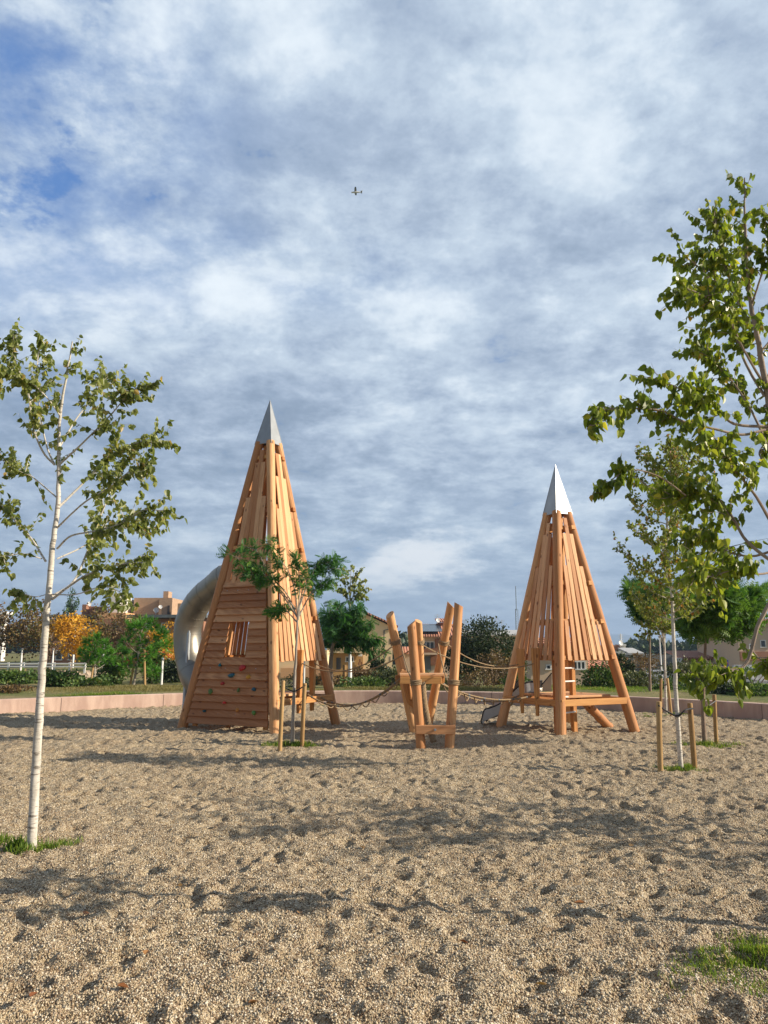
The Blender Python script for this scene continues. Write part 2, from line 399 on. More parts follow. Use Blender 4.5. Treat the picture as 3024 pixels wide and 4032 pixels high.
M_brickr = brickmat('red_brick', (.34, .14, .08), (.42, .19, .11), (.36, .28, .22))
def plaster(name, c, st=.25):
    m, t, p, _ = newmat(name); g = geo(t)
    n = noise(t, mapv(t, g, (1, 1, .3)), .5, 6, .65)
    setp(t, p, col=MIX(t, M_(t, 'MULTIPLY', SSTEP(t, n, .45, .75), st), c, tuple(x*.62 for x in c)), rough=.9, spec=.15); return m
M_cream = plaster('cream_render', (.84, .64, .38)); M_beige = plaster('beige_render', (.60, .46, .33)); M_peach = plaster('peach_render', (.70, .40, .20))
M_white = plaster('white_render', (.72, .70, .66), .15); M_greyw = plaster('grey_render', (.16, .17, .17)); M_pinkw = plaster('salmon_render', (.55, .30, .20))
M_taupe = plaster('taupe_render', (.38, .31, .25)); M_lgrey = plaster('light_grey_render', (.45, .46, .46)); M_ochre = plaster('ochre_render', (.55, .33, .13))
def tilemat():
    m, t, p, _ = newmat('clay_tiles'); g = geo(t)
    wv = N(t, 'ShaderNodeTexWave', wave_type='BANDS', bands_direction='X', inp={0: g, 1: 1.15, 2: .4, 3: 2}).outputs[1]
    n = noise(t, g, 4, 4, .7)
    setp(t, p, col=MIX(t, n, (.42, .17, .10), (.60, .29, .19)), rough=.85, normal=bump(t, wv, 1.0, .25)); return m
M_tile = tilemat()
M_slate = plain('dark_roof_edge', (.12, .14, .15), .6); M_solar = plain('solar_panel', (.05, .075, .10), .25, 0, .6, .05)
M_glass = plain('window_glass', (.035, .045, .055), .12, 0, .7, .1); M_frame = plain('window_frame', (.70, .70, .68), .5)
M_door = plain('dark_door', (.07, .06, .055), .5); M_woodd = plain('brown_timber_cladding', (.26, .11, .05), .7)
M_wp = plain('white_paint', (.74, .74, .72), .5, 0, .4, .08); M_yel = plain('yellow_plastic', (.75, .48, .03), .45); M_redp = plain('red_car_paint', (.35, .03, .02), .25)
M_silver = plain('silver_car_paint', (.42, .44, .46), .25, .3); M_whitec = plain('white_car_paint', (.70, .70, .70), .25)
M_blue = plain('blue_sign_paint', (.03, .06, .28), .5); M_tyre = plain('tyre_rubber', (.02, .02, .02), .8)
M_asph = plain('asphalt', (.055, .055, .057), .9, 0, .2, .2, 2); M_path = plain('pale_path', (.50, .44, .36), .9, 0, .2, .1)
M_mtn = plain('mountain_scrub', (.05, .075, .055), .95, 0, .1, .35, .004)
M_stone = plain('rubble_stone', (.34, .27, .20), .9, 0, .2, .45, 2.2, .6, 6)
M_hill = leafmat('wooded_hill_leaf', [(0, (.012, .028, .012)), (.6, (.03, .06, .02)), (1, (.065, .10, .03))], .1)

# ------------------------------------------------------------------ setting: wall line, terrain, gravel
WL = [(12.6, 4), (12.2, 10), (10.9, 15), (8.9, 18.5), (6.6, 21.2), (3.5, 23.3), (1, 24.0), (-1.2, 24.15), (-3.6, 23.7), (-6, 22.7), (-9.8, 20.0), (-14, 16.2), (-17, 11), (-18, 5), (-15.5, -3), (-7, -8), (3, -8), (10, -4)]
wl = spline([Vector((x, y, 0)) for x, y in WL+[WL[0]]], 10)
WC = Vector((0, 8, 0))
wth = np.array([math.atan2(p.y-WC.y, p.x-WC.x) for p in wl[:-1]]); wr_ = np.array([(p-WC).length for p in wl[:-1]])
od = np.argsort(wth); wth = wth[od]; wr_ = wr_[od]
def wallr(th): return np.interp(th, np.concatenate([wth-2*np.pi, wth, wth+2*np.pi]), np.tile(wr_, 3))
def sst(a, b, x): u = np.clip((x-a)/(b-a), 0, 1); return u*u*(3-2*u)
def terr(x, y, scal=True):
    x = np.asarray(x, float); y = np.asarray(y, float)
    ratio = x/np.maximum(y, 5.)
    wl_ = sst(-.16, -.24, ratio)
    s = sst(27, 58, y)
    z = .24+s*(wl_*.12-(1-wl_)*1.75)
    z += .05*np.sin(x*.7+1.)*np.cos(y*.53)*sst(24, 30, y)
    z += wl_*.10*np.exp(-((y-26.5)/3.0)**2)
    return z
nth = 480; TH = np.linspace(-np.pi, np.pi, nth, endpoint=False)
rw = wallr(TH)
rows = []
for f, z in ((.02, -.22), (.5, -.22), (1.0, -.22)): rows.append((TH, rw*f, np.full(nth, z)))
radd = [.03, .12, .25, .5, 1., 1.6, 2.4, 3.4, 4.6, 6, 7.6, 9.5, 12, 15, 19, 24, 30, 37, 46, 58, 75, 100, 140, 200, 300, 500, 900, 1600, 3000, 6500]
Vt = []
for th, r, z in rows: Vt.append(np.stack([WC.x+np.cos(th)*r, WC.y+np.sin(th)*r, z], 1))
for a in radd:
    r = rw+a; x = WC.x+np.cos(TH)*r; y = WC.y+np.sin(TH)*r
    Vt.append(np.stack([x, y, terr(x, y)], 1))
nr = len(Vt); Vt = np.concatenate(Vt)
i = np.arange(nth); j = (i+1) % nth
Ft = np.concatenate([np.stack([k*nth+i, (k+1)*nth+i, (k+1)*nth+j, k*nth+j], 1) for k in range(nr-1)])
o = npmesh('ground', Vt, Ft, M_terr, None, True); tagp(o, kind='structure')

# gravel with footprints
xs = np.concatenate([np.arange(-18.2, -9, .06), np.arange(-9, 7, .026), np.arange(7, 12.95, .05)]); ys = []
y = -8.2
while y < 24.5:
    ys.append(y); y += .16 if y < 1.8 else .020+max(0, (y-4))*.0024
ys = np.array(ys); XX, YY = np.meshgrid(xs, ys)
H = np.zeros_like(XX)
def vnoise(X, Y, cell, seed):
    r = np.random.default_rng(seed); n = 512; g = r.random((n, n))
    fx = X/cell+200; fy = Y/cell+200; ix = np.floor(fx).astype(int); iy = np.floor(fy).astype(int)
    u = fx-ix; v = fy-iy; u = u*u*(3-2*u); v = v*v*(3-2*v)
    a = g[iy % n, ix % n]; b = g[iy % n, (ix+1) % n]; c = g[(iy+1) % n, ix % n]; d = g[(iy+1) % n, (ix+1) % n]
    return (a*(1-u)+b*u)*(1-v)+(c*(1-u)+d*u)*v-.5
for cell, amp, sd_ in ((2.7, .04, 1), (1.1, .026, 2), (.42, .028, 3), (.2, .040, 4), (.1, .032, 5), (.06, .020, 6)):
    H += amp*vnoise(XX+.13*cell*YY, YY, cell, sd_)
nf = 30000
fx = rng.uniform(-17, 12, nf); fy = rng.uniform(1.5, 24, nf); fa = rng.uniform(0, np.pi, nf)
fl = rng.uniform(.045, .11, nf); fw = rng.uniform(.028, .055, nf); fd = rng.uniform(.008, .036, nf)
for q in range(nf):
    x0 = np.searchsorted(xs, fx[q]-.36); x1 = np.searchsorted(xs, fx[q]+.36); y0 = np.searchsorted(ys, fy[q]-.36); y1 = np.searchsorted(ys, fy[q]+.36)
    dx = XX[y0:y1, x0:x1]-fx[q]; dy = YY[y0:y1, x0:x1]-fy[q]
    ca, sa = math.cos(fa[q]), math.sin(fa[q]); a = (dx*ca+dy*sa)/fl[q]; b = (-dx*sa+dy*ca)/fw[q]; e = a*a+b*b
    H[y0:y1, x0:x1] += fd[q]*(-np.exp(-e)+.55*np.exp(-(np.sqrt(e)-1.7)**2/.25)*.6)
def ghf(x, y):
    ix = min(max(np.searchsorted(xs, x), 0), len(xs)-1); iy = min(max(np.searchsorted(ys, y), 0), len(ys)-1)
    return float(H[iy, ix])
H -= .02
ang = np.arctan2(YY-WC.y, XX-WC.x); rr = np.hypot(XX-WC.x, YY-WC.y); inside = rr < wallr(ang)+.03
nx = len(xs); ny = len(ys); idx = np.arange(nx*ny).reshape(ny, nx)
Fg = np.stack([idx[:-1, :-1], idx[:-1, 1:], idx[1:, 1:], idx[1:, :-1]], -1)
ok = inside[:-1, :-1] & inside[1:, 1:]
Fg = Fg[ok]
used = np.unique(Fg); rem = np.full(nx*ny, -1); rem[used] = np.arange(len(used))
Vg = np.stack([XX.ravel(), YY.ravel(), H.ravel()], 1)[used]
o = npmesh('gravel_ground', Vg, rem[Fg], M_gravel, None, True); tagp(o, kind='structure')

# loose pebbles lying on the near gravel
npb = 230000
py_ = 3.3+(rng.random(npb)**1.9)*9.5; px_ = rng.uniform(-.56, .56, npb)*(py_+.8)
ix_ = np.clip(np.searchsorted(xs, px_), 1, nx-1); iy_ = np.clip(np.searchsorted(ys, py_), 1, ny-1)
u_ = (px_-xs[ix_-1])/(xs[ix_]-xs[ix_-1]); v_ = (py_-ys[iy_-1])/(ys[iy_]-ys[iy_-1])
pz_ = (H[iy_-1, ix_-1]*(1-u_)+H[iy_-1, ix_]*u_)*(1-v_)+(H[iy_, ix_-1]*(1-u_)+H[iy_, ix_]*u_)*v_
oct_ = np.array([(1, 0, 0), (-1, 0, 0), (0, 1, 0), (0, -1, 0), (0, 0, 1), (0, 0, -1)], float)
of_ = np.array([(0, 2, 4), (2, 1, 4), (1, 3, 4), (3, 0, 4), (2, 0, 5), (1, 2, 5), (3, 1, 5), (0, 3, 5)])
rad_ = (.0030+.0036*rng.random(npb)**2)*(1+.035*py_)
Wp = oct_[None]*rad_[:, None, None]*rng.uniform(.65, 1.35, (npb, 6, 1))*np.array([1, 1, .75]); an_ = rng.uniform(0, 6.28, npb); ca_, sa_ = np.cos(an_)[:, None], np.sin(an_)[:, None]
Wp = np.stack([Wp[..., 0]*ca_-Wp[..., 1]*sa_, Wp[..., 0]*sa_+Wp[..., 1]*ca_+Wp[..., 2]*.4, Wp[..., 2]], -1)+np.stack([px_, py_, pz_+rad_*.35], -1)[:, None, :]
def pebmat():
    m, t, p, _ = newmat('pebble'); ti = attr(t, 'tint').outputs['Fac']
    setp(t, p, col=RAMP(t, ti, [(0, (.09, .055, .035)), (.25, (.26, .18, .11)), (.55, (.48, .385, .245)), (.85, (.66, .565, .41)), (1, (.76, .70, .58))]), rough=.7, spec=.3); return m
o = npmesh('gravel', Wp.reshape(-1, 3), (of_[None]+(np.arange(npb)*6)[:, None, None]).reshape(-1, 3), pebmat(), None, True, {'tint': ('FLOAT', np.repeat(rng.random(npb), 6))}, (0, 5, 0))
tagp(o, 'loose pale and brown pebbles lying over the near gravel', 'gravel', kind='stuff')

# low wall
mb = MB(); closed = wl[:-1]; n = len(closed); V = []; Fq = []
for i in range(n):
    p = closed[i]; a = closed[i-1]; b = closed[(i+1) % n]; t_ = (b-a).normalized(); nn = Vector((t_.y, -t_.x, 0))
    if nn.dot(p-WC) < 0: nn = -nn
    for off, z in ((-.13, -.25), (-.13, .325), (-.115, .34), (.155, .34), (.17, .325), (.17, -.1)): V.append(p+nn*off+Vector((0, 0, z)))
for i in range(n):
    j = (i+1) % n
    for k in range(5): Fq.append((i*6+k, j*6+k, j*6+k+1, i*6+k+1))
o = npmesh('low_wall', V, Fq, M_wall, None, False, None, (0, 24, 0))
M_joint = plain('wall_joint', (.20, .14, .12), .9)
acc = 0.; OFF[o.name] = Vector((0, 24, 0))
for i in range(n):
    p = closed[i]; b = closed[(i+1) % n]; acc += (b-p).length
    if acc > 2.4 and p.y > 8:
        acc = 0.; t_ = (b-p).normalized(); nn = Vector((t_.y, -t_.x, 0)); nn = -nn if nn.dot(p-WC) < 0 else nn
        m_ = MB(); m_.box(p-nn*.13+Vector((0, 0, .12)), (.016, .008, .41), t_, nn); m_.box(p+nn*.02+Vector((0, 0, .341)), (.016, .27, .006), t_, nn); m_.build('joint', M_joint, o)
tagp(o, 'low curved pink concrete kerb wall round the gravel playground', 'wall')

# ------------------------------------------------------------------ leaves
def leaf_tpl(fold=.22):
    L = [(.0, 0, 0), (.26, .05, 1), (.41, .32, 1), (.28, .68, 1), (0, 1.05, 0)]
    V = [(x, y, abs(x)*fold*2-.1*y*y) for x, y, _ in L]+[(-x, y, abs(x)*fold*2-.1*y*y) for x, y, _ in L[1:4]]
    return np.array(V, float), [(0, 1, 2, 3, 4), (0, 4, 7, 6, 5)]
def small_tpl():
    return np.array([(0, 0, 0), (.42, .45, .08), (0, 1, -.05), (-.42, .45, .08)], float), [(0, 1, 2, 3)]
def pin_tpl(pairs=7):
    V = []; F = []
    for k in range(pairs):
        y = .14+.80*k/pairs; l = .30*math.sin(math.pi*(.20+.68*k/pairs))+.05; zc = -.30*y*y
        for s in (-1, 1):
            b = len(V)
            V += [(0, y-.02, zc), (s*l*.45, y-.035, zc-.02), (s*l, y+.08, zc-.10), (s*l*.5, y+.085, zc-.01)]; F.append((b, b+1, b+2, b+3))
    b = len(V); V += [(-.008, 0, 0), (.008, 0, 0), (.004, 1, -.30), (-.004, 1, -.30)]; F.append((b, b+1, b+2, b+3))
    return np.array(V, float), F
def tuft_tpl(n=16, seed=3):
    r = random.Random(seed); V = []; F = []
    for k in range(n):
        a = r.uniform(0, 6.28); sp = r.uniform(.1, .85); d = Vector((math.cos(a)*sp, 1, math.sin(a)*sp)).normalized()*r.uniform(.75, 1.1)
        s = d.cross(Vector((r.random(), r.random(), r.random()))).normalized()*.042; b = len(V)
        V += [tuple(-s), tuple(s), tuple(d)]; F.append((b, b+1, b+2))
    return np.array(V, float), F
def blade_tpl():
    return np.array([(-.05, 0, 0), (.05, 0, 0), (.035, .55, -.05), (0, 1, -.25), (-.035, .55, -.05)], float), [(0, 1, 2, 3, 4)]
def inst(tpl, pos, dirs, size, tint, roll=None):
    V, F = tpl; pos = np.asarray(pos, float); n = len(pos)
    y = np.asarray(dirs, float); y = y/np.maximum(np.linalg.norm(y, axis=1, keepdims=True), 1e-9)
    r = rng.normal(size=(n, 3)) if roll is None else np.asarray(roll, float)
    x = np.cross(y, r); x /= np.maximum(np.linalg.norm(x, axis=1, keepdims=True), 1e-9); z = np.cross(x, y)
    size = np.asarray(size, float).reshape(-1, 1, 1)
    W = pos[:, None, :]+size*(V[None, :, 0:1]*x[:, None, :]+V[None, :, 1:2]*y[:, None, :]+V[None, :, 2:3]*z[:, None, :])
    k = len(V); Fs = []
    ls = set(len(f) for f in F)
    if len(ls) == 1:
        Fa = np.array(F); Fs = (Fa[None]+(np.arange(n)*k)[:, None, None]).reshape(-1, Fa.shape[1])
    else:
        Fs = [tuple(i+q*k for i in f) for q in range(n) for f in F]
    return W.reshape(-1, 3), Fs, np.repeat(np.asarray(tint, float), k)
def leaves(name, tpl, pos, dirs, size, tint, mat, parent=None, roll=None, at=None):
    V, F, T = inst(tpl, pos, dirs, size, tint, roll)
    return npmesh(name, V, F, mat, parent, False, {'tint': ('FLOAT', T)}, at)

class Tree:
    def __init__(s, seed):
        s.r = random.Random(seed); s.mb = MB(); s.lp = []; s.ld = []; s.ls = []; s.lt = []
    def rv(s, k=1.): return Vector((s.r.gauss(0, k), s.r.gauss(0, k), s.r.gauss(0, k)))
    def limb(s, pts, r0, r1, n=6, sides=7):
        q = spline(pts, n); m = len(q)
        for k in range(1, m-1): q[k] = q[k]+s.rv(r0*.05)
        s.mb.tube(q, [r0+(r1-r0)*k/(m-1) for k in range(m)], sides, True, .04, .5)
        return q
    def twig(s, p, d, L, r, nl, size, droop=.7, up=.12, tb=0.5, spread=.35, pet=.4, tv=.25):
        d = d.normalized(); q = [p]; m = 5
        for k in range(m):
            d = (d+s.rv(.16)+Vector((0, 0, up))).normalized(); q.append(q[-1]+d*L/m)
        s.mb.tube(q, [r*(1-.8*k/m) for k in range(m+1)], 4, False, 0, .5)
        for k in range(nl):
            u = (k+s.r.random())/nl*.9+.1; i = min(int(u*m), m-1); f = u*m-i
            pp = q[i].lerp(q[i+1], f); dd = (s.rv(spread)+d*.35+Vector((0, 0, -droop))).normalized()
            off = s.rv(1.).normalized()*size*pet
            s.lp.append(pp+off*.6); s.ld.append(dd); s.ls.append(size*s.r.uniform(.6, 1.15)); s.lt.append(min(1, max(0, tb+s.r.gauss(0, tv))))
        return q
    def foliage(s, q, n, L, r, nl, size, start=.25, out=.8, **kw):
        m = len(q)
        for k in range(n):
            u = start+(1-start)*(k+s.r.random())/n; i = min(int(u*(m-1)), m-2); p = q[i].lerp(q[i+1], u*(m-1)-i); t_ = (q[i+1]-q[i]).normalized()
            d = t_*.6+s.rv(.55)*out; s.twig(p, d, L*s.r.uniform(.5, 1.15)*(1-.35*u), r, nl, size, **kw)
    def finish(s, name, label, cat, base, bark, leafm, tpl, group=None, flat=False, crown='crown'):
        root = thing(name, base, label, cat, group)
        s.mb.build('trunk', bark, root, True)
        roll = None
        if s.lp: leaves(crown, tpl, [tuple(x) for x in s.lp], [tuple(x) for x in s.ld], s.ls, s.lt, leafm, root, roll)
        return root
def auto(T, base, h, r, fork, nl, spread, size, ntw, npt, top=.0, lean=None, asym=0, upb=.5, first=None, **kw):
    """trunk to height h, nl limbs starting above fork, crown radius spread"""
    base = Vector(base); pts = [base-Vector((0, 0, .15))]
    for k in range(1, 7):
        z = h*k/6; pts.append(base+Vector((T.r.gauss(0, r*.55), T.r.gauss(0, r*.55), z))+(lean*(k/6) if lean else Vector()))
    q = T.limb(pts, r, r*.16, 5, 10)
    T.foliage(q, max(3, ntw), spread*.5, r*.12, npt, size, max(.5, fork/h+.05), **kw)
    for k in range(nl):
        f = (fork+(h-fork)*.78*(k/nl)**1.0)/h; i = min(int(f*(len(q)-1)), len(q)-2); p = q[i]
        a = k*2.4+T.r.uniform(-.3, .3)+asym; L = spread*(1-.45*(k/nl))*T.r.uniform(.75, 1.15)
        d = Vector((math.cos(a), math.sin(a), 0))
        e = p+d*L+Vector((0, 0, L*upb*T.r.uniform(.7, 1.5))); mid = p.lerp(e, .5)+Vector((0, 0, -L*.08))+T.rv(L*.06)
        lq = T.limb([p, mid, e], r*(.42-.2*k/nl), r*.09, 5, 6)
        T.foliage(lq, ntw, L*.55, r*.09, npt, size, .22, **kw)
    return q
TP_L, TP_S, TP_P, TP_T, TP_B = leaf_tpl(), small_tpl(), pin_tpl(), tuft_tpl(), blade_tpl()

def grass_patch(cx, cy, rx, ry, n, hgt, label, mat=M_grass, lean=.35, z0=None, seed=0, holes=.0):
    r = np.random.default_rng(seed+11)
    a = r.uniform(0, 2*np.pi, n); rad = np.sqrt(r.random(n))*(.62+.38*np.sin(a*3+seed)*np.cos(a*2.3+1+seed)**2+.22*r.random(n))
    x = cx+np.cos(a)*rad*rx; y = cy+np.sin(a)*rad*ry
    cl_ = (vnoise(x, y, max(rx, ry)*.2, seed+40)+.5); keep = r.random(n) < (cl_*1.6 if z0 == 't' else np.clip((cl_-.22)*2.2, .05, 1)*.8); x, y, rad = x[keep], y[keep], rad[keep]; n = len(x)
    if z0 is None: z = np.array([ghf(a_, b_) for a_, b_ in zip(x, y)])-.01
    elif z0 == 't': z = terr(x, y)-.02
    else: z = np.full(n, z0)
    d = np.stack([r.normal(0, lean, n), r.normal(0, lean, n), np.ones(n)], 1)
    sz = hgt*r.uniform(.35, 1.15, n)*(1.1-.6*rad); tt = np.clip(r.beta(2, 2.5, n)+.35*(cl_[keep]-.5), 0, 1)
    o = leaves('grass', TP_B, np.stack([x, y, z], 1), d, sz, tt, mat, None, None, (cx, cy, 0)); tagp(o, label, 'grass', kind='stuff'); return o

# ------------------------------------------------------------------ play towers
def leg_line(C, corner, ztop, inset):
    d = (corner-C); d.z = 0; dn = d.normalized()
    a = corner.copy(); a.z = 0; b = C+dn*inset; b.z = ztop
    return lambda z: a+(b-a)*(z/ztop)
def rayplane(px, py, p0, nrm):
    d = D_(px, py); o_ = Vector((0, 0, EYE)); t_ = (p0-o_).dot(nrm)/d.dot(nrm); return o_+d*t_

def tower(F, th, s, zc, za, label, rails, faces):
    th = R(th); F = Vector((F[0], F[1], 0))
    el = Vector((-math.cos(th), math.sin(th), 0)); er = Vector((math.sin(th), math.cos(th), 0))
    L_ = F+el*s; R_ = F+er*s; B_ = F+el*s+er*s; C = (F+B_)/2
    root = thing('play_tower', C, label, 'play tower')
    ins = .205; ztop = zc+.05
    cor = [F, R_, B_, L_]; lines = [leg_line(C, c, ztop, ins) for c in cor]
    for ln in lines:
        m = MB(); pts = [ln(z) for z in np.linspace(-.3, ztop, 15)]
        m.tube(pts, [.104-.010*k/14+random.uniform(-.0025, .0025) for k in range(15)], 18, True, .012)
        m.build('leg', M_log, root, True)
    # cap: square pyramid
    m = MB(); hc = .318
    dirs = [((c-C).normalized()) for c in cor]
    base = [C+d*hc+Vector((0, 0, zc)) for d in dirs]; ap = C+Vector((0, 0, za))
    base2 = [C+d*(hc-.012)+Vector((0, 0, zc)) for d in dirs]; ap2 = ap-Vector((0, 0, .05))
    m.add(base+[ap], [(0, 1, 4), (1, 2, 4), (2, 3, 4), (3, 0, 4)]); m.add(base2+[ap2], [(1, 0, 4), (2, 1, 4), (3, 2, 4), (0, 3, 4)])
    m.add(base+base2, [(1, 0, 4, 5), (2, 1, 5, 6), (3, 2, 6, 7), (0, 3, 7, 4)])
    for k in range(4):                                              # folded seams and rim hem
        m.tube([base[k]+Vector((0, 0, .004)), ap], [.007, .003], 6)
        m.tube([base[k], base[(k+1) % 4]], .008, 6)
    m.build('cap', M_metal, root)
    out = {}
    # faces: 0 front-right (F,R), 1 right-back (R,B), 2 back-left (B,L), 3 left-front (L,F)
    for fi, (i, j) in enumerate(((0, 1), (1, 2), (2, 3), (3, 0))):
        li, lj = lines[i], lines[j]
        def pt(z, a, off=0, li=li, lj=lj, nrm=None):
            p = li(z).lerp(lj(z), a); return p+nrm*off if nrm else p
        ex = (lj(1)-li(1)).normalized(); up = ((li(3)+lj(3))-(li(1)+lj(1))).normalized(); nr = ex.cross(up).normalized()
        mid = (li(1)+lj(1))/2-C; mid.z = 0
        if nr.dot(mid) < 0: nr = -nr
        out[fi] = (li, lj, ex, up, nr)
        zb = faces[fi]
        if zb is None: continue
        def hw(z): return (lj(z)-li(z)).length/2
        # rails
        for z in rails:
            if z < zb-.15: continue
            w2 = hw(z)
            c = (li(z)+lj(z))/2+nr*.004
            m = MB(); m.box(c, (2*w2, .07, .09), ex, nr, up)
            m.build('rail', M_beam, root, False, .006)
            if fi in (0, 1):
                pe = lj(z) if fi == 0 else li(z)
                m = MB(); m.box(pe-ex*(.055 if fi == 0 else -.055)+nr*.075+up*.0, (.10, .07, .092), ex, nr, up); m.build('rail_end', M_beam, root, False, .005)
        m = MB(); wS = .104 if s < 2.2 else .116; wb = hw(zb)-.135; ns = max(3, int(2*wb/(wS+(.052 if s < 2.2 else .036))+.5)); zt_max = zc-.12
        for k in range(ns):
            u0 = (k-(ns-1)/2)*(2*wb/ns)
            z = zb
            def uu(z): return u0*(1-.55*(z-zb)/(ztop-zb))
            while z < zt_max-random.uniform(.0, .12) and abs(uu(z))+wS*.5 < hw(z)-.095: z += .05
            if z-zb < .4: continue
            zt = z; z0 = zb+random.uniform(-.012, .012)
            o_ = .042+random.uniform(0, .006); tk = .026; rt = random.uniform(-.006, .006)
            V8 = []
            for zz_ in (z0, zt):
                c = (li(zz_)+lj(zz_))/2+ex*(uu(zz_)+rt)+nr*o_
                V8 += [c-ex*wS/2, c+ex*wS/2, c+ex*wS/2+nr*tk, c-ex*wS/2+nr*tk]
            m.hexa(V8)
        m.build('slat_wall', M_slat, root, False, .005)
    return root, C, lines, out

T1, C1, L1, F1 = tower((-2.1, 15.3), 27, 2.3, 6.12, 7.2, 'taller timber play tower with plank climbing wall and steel tube slide', (5.8, 4.65, 3.75, 2.9, 2.25, 1.42), {0: 1.34, 1: 1.34, 2: 1.34, 3: 2.96})
T2, C2, L2, F2 = tower((3.38, 15.2), 62, 1.9, 4.46, 5.6, 'shorter timber play tower with open slatted sides and small steel slide', (4.15, 2.95, 2.15, 1.42), {0: 1.36, 1: 1.36, 2: 1.36, 3: 1.36})

# siding of tower 1 (face 3: L -> F)
li, lj, ex, up, nr = F1[3]
m = MB(); rowh = .146; z = .10; k = 0; cz = up.z
while z < 2.93:
    zt = z+rowh
    def seg(a0, a1):
        V8 = []
        for zz_, o0 in ((z-.004, .072), (zt+.014, .028)):
            wv = (lj(zz_)-li(zz_)).length
            u0 = max(a0, .135/wv) if a0 == 0 else a0; u1 = 1-.115/wv if a1 == 1 else a1
            a = li(zz_).lerp(lj(zz_), u0); b = li(zz_).lerp(lj(zz_), u1)
            V8 += [a+nr*(o0-.0), b+nr*(o0-.0), b+nr*(o0+.026), a+nr*(o0+.026)]
        m.hexa(V8)
    if 1.48 < z+rowh/2 < 2.08: seg(0, .355); seg(.655, 1)
    else: seg(0, 1)
    z = zt; k += 1
sid = m.build('plank_wall', M_plank, T1, False, .004)
# window reveal boards
for a in (.352, .658):
    m = MB(); p0 = li(1.46).lerp(lj(1.46), a); p1 = li(2.13).lerp(lj(2.13), a); c = (p0+p1)/2-nr*.0
    m.box(c, (.02, .07, (p1-p0).length), ex, nr, (p1-p0)); m.build('window_jamb', M_beam, T1, False, .003)
for zz_ in (.3, 1.2, 2.3, 2.8):                                     # rows of screws
    for a in (.2, .4, .6, .8): p = li(zz_).lerp(lj(zz_), a)+nr*.076; m = MB(); m.tube([p, p+nr*.006], .009, 8); m.build('screw', M_steel, T1)
for a in (.13, .5, .9): m = MB(); p0 = li(.05).lerp(lj(.05), a); p1 = li(1.45 if a == .5 else 2.9).lerp(lj(1.45 if a == .5 else 2.9), a); m.box((p0+p1)/2-nr*.02, (.09, .07, (p1-p0).length), ex, nr, p1-p0); m.build('batten', M_beam, T1, False, .004)
HOLDS = [(722, 890, .045, .04, 'teal', (.0, .13, .16)), (1012, 925, .085, .085, 'red', (.45, .015, .01)), (868, 1025, .10, .05, 'blue', (.01, .10, .14)), (1090, 1045, .055, .055, 'yellow', (.62, .30, .02)),
         (755, 1128, .05, .045, 'red', (.42, .02, .015)), (597, 1237, .065, .065, 'green', (.09, .17, .03)), (962, 1220, .035, .05, 'green', (.12, .18, .04)), (1163, 1205, .05, .05, 'blue', (.01, .09, .14)),
         (780, 1380, .045, .035, 'red', (.60, .02, .01)), (518, 1490, .045, .03, 'teal', (.0, .07, .08)), (948, 1475, .055, .05, 'orange', (.52, .20, .03)), (1163, 1512, .05, .055, 'green', (.10, .24, .04))]
HM = {}
for n_, (a, b, rx, ry, cn, colr) in enumerate(HOLDS):
    px, py = 650+a*.3014, 2350+b*.3014
    p = rayplane(px, py, li(1)+nr*.080, nr)
    key = cn+str(colr)
    if key not in HM: HM[key] = plain('climbing_hold_'+cn, colr, .38, 0, .5, .12, 30)
    m = MB(); rx *= .82; ry *= .82; rr_ = random.Random(n_); V = []; Fh = []; ns_ = 12; ly = [(1.0, 0), (1.02, .35), (.82, .75), (.45, 1.0)]
    ph = rr_.uniform(0, 6)
    for (k_, hgt) in ly:
        for q in range(ns_):
            an = 2*math.pi*q/ns_; rad = k_*(1+.14*math.sin(2*an+ph)+.10*math.sin(3*an+ph*2))
            V.append(p+ex*math.cos(an)*rx*rad+up*(math.sin(an)*ry*rad-hgt*.012)+nr*hgt*.045)
    for l in range(3):
        for q in range(ns_): q2 = (q+1) % ns_; Fh.append((l*ns_+q, l*ns_+q2, (l+1)*ns_+q2, (l+1)*ns_+q))
    Fh.append(tuple(3*ns_+q for q in range(ns_)))
    m.add(V, Fh); m.tube([p+nr*.04, p+nr*.05], .008, 8)
    ho = m.build('climbing_hold', HM[key], T1, True); ho['label'] = {'teal': 'small teal', 'blue': 'deep blue', 'red': 'glossy red', 'green': 'mossy green', 'yellow': 'round yellow', 'orange': 'dull orange'}[cn]+' climbing hold'

def deck(root, C, th, hw_, z, name='deck'):
    th = R(th); a = Vector((-math.cos(th), math.sin(th), 0)); b = Vector((math.sin(th), math.cos(th), 0)); m = MB()
    n_ = int(2*hw_/.145)
    for k in range(n_):
        m.box(C+a*((k-(n_-1)/2)*.145)+Vector((0, 0, z)), (.135, 2*hw_, .045), a, b, (0, 0, 1))
    return m.build(name, M_slat, root, False, .004)
deck(T1, C1, 27, .84, .66); deck(T1, C1, 27, .50, 2.84, 'upper_deck'); deck(T2, C2, 62, .66, .66)
def beam_frame(root, lines, z, skip=()):
    for i, j in ((0, 1), (1, 2), (2, 3), (3, 0)):
        if (i, j) in skip: continue
        a, b = lines[i](z), lines[j](z); d = (b-a).normalized(); sgn = .0
        c = (a+b)/2; n_ = Vector((d.y, -d.x, 0)); cc = Vector((sum(l(z).x for l in lines)/4, sum(l(z).y for l in lines)/4, z))
        if n_.dot(c-cc) < 0: n_ = -n_
        zz_ = z if i % 2 == 0 else z-.006
        m = MB(); m.box(c+n_*.06+Vector((0, 0, zz_-z)), ((b-a).length+.08, .07, .125), d, n_, (0, 0, 1)); m.build('beam', M_beam, root, False, .006)
beam_frame(T1, L1, .56, ((3, 0),)); beam_frame(T2, L2, .565)
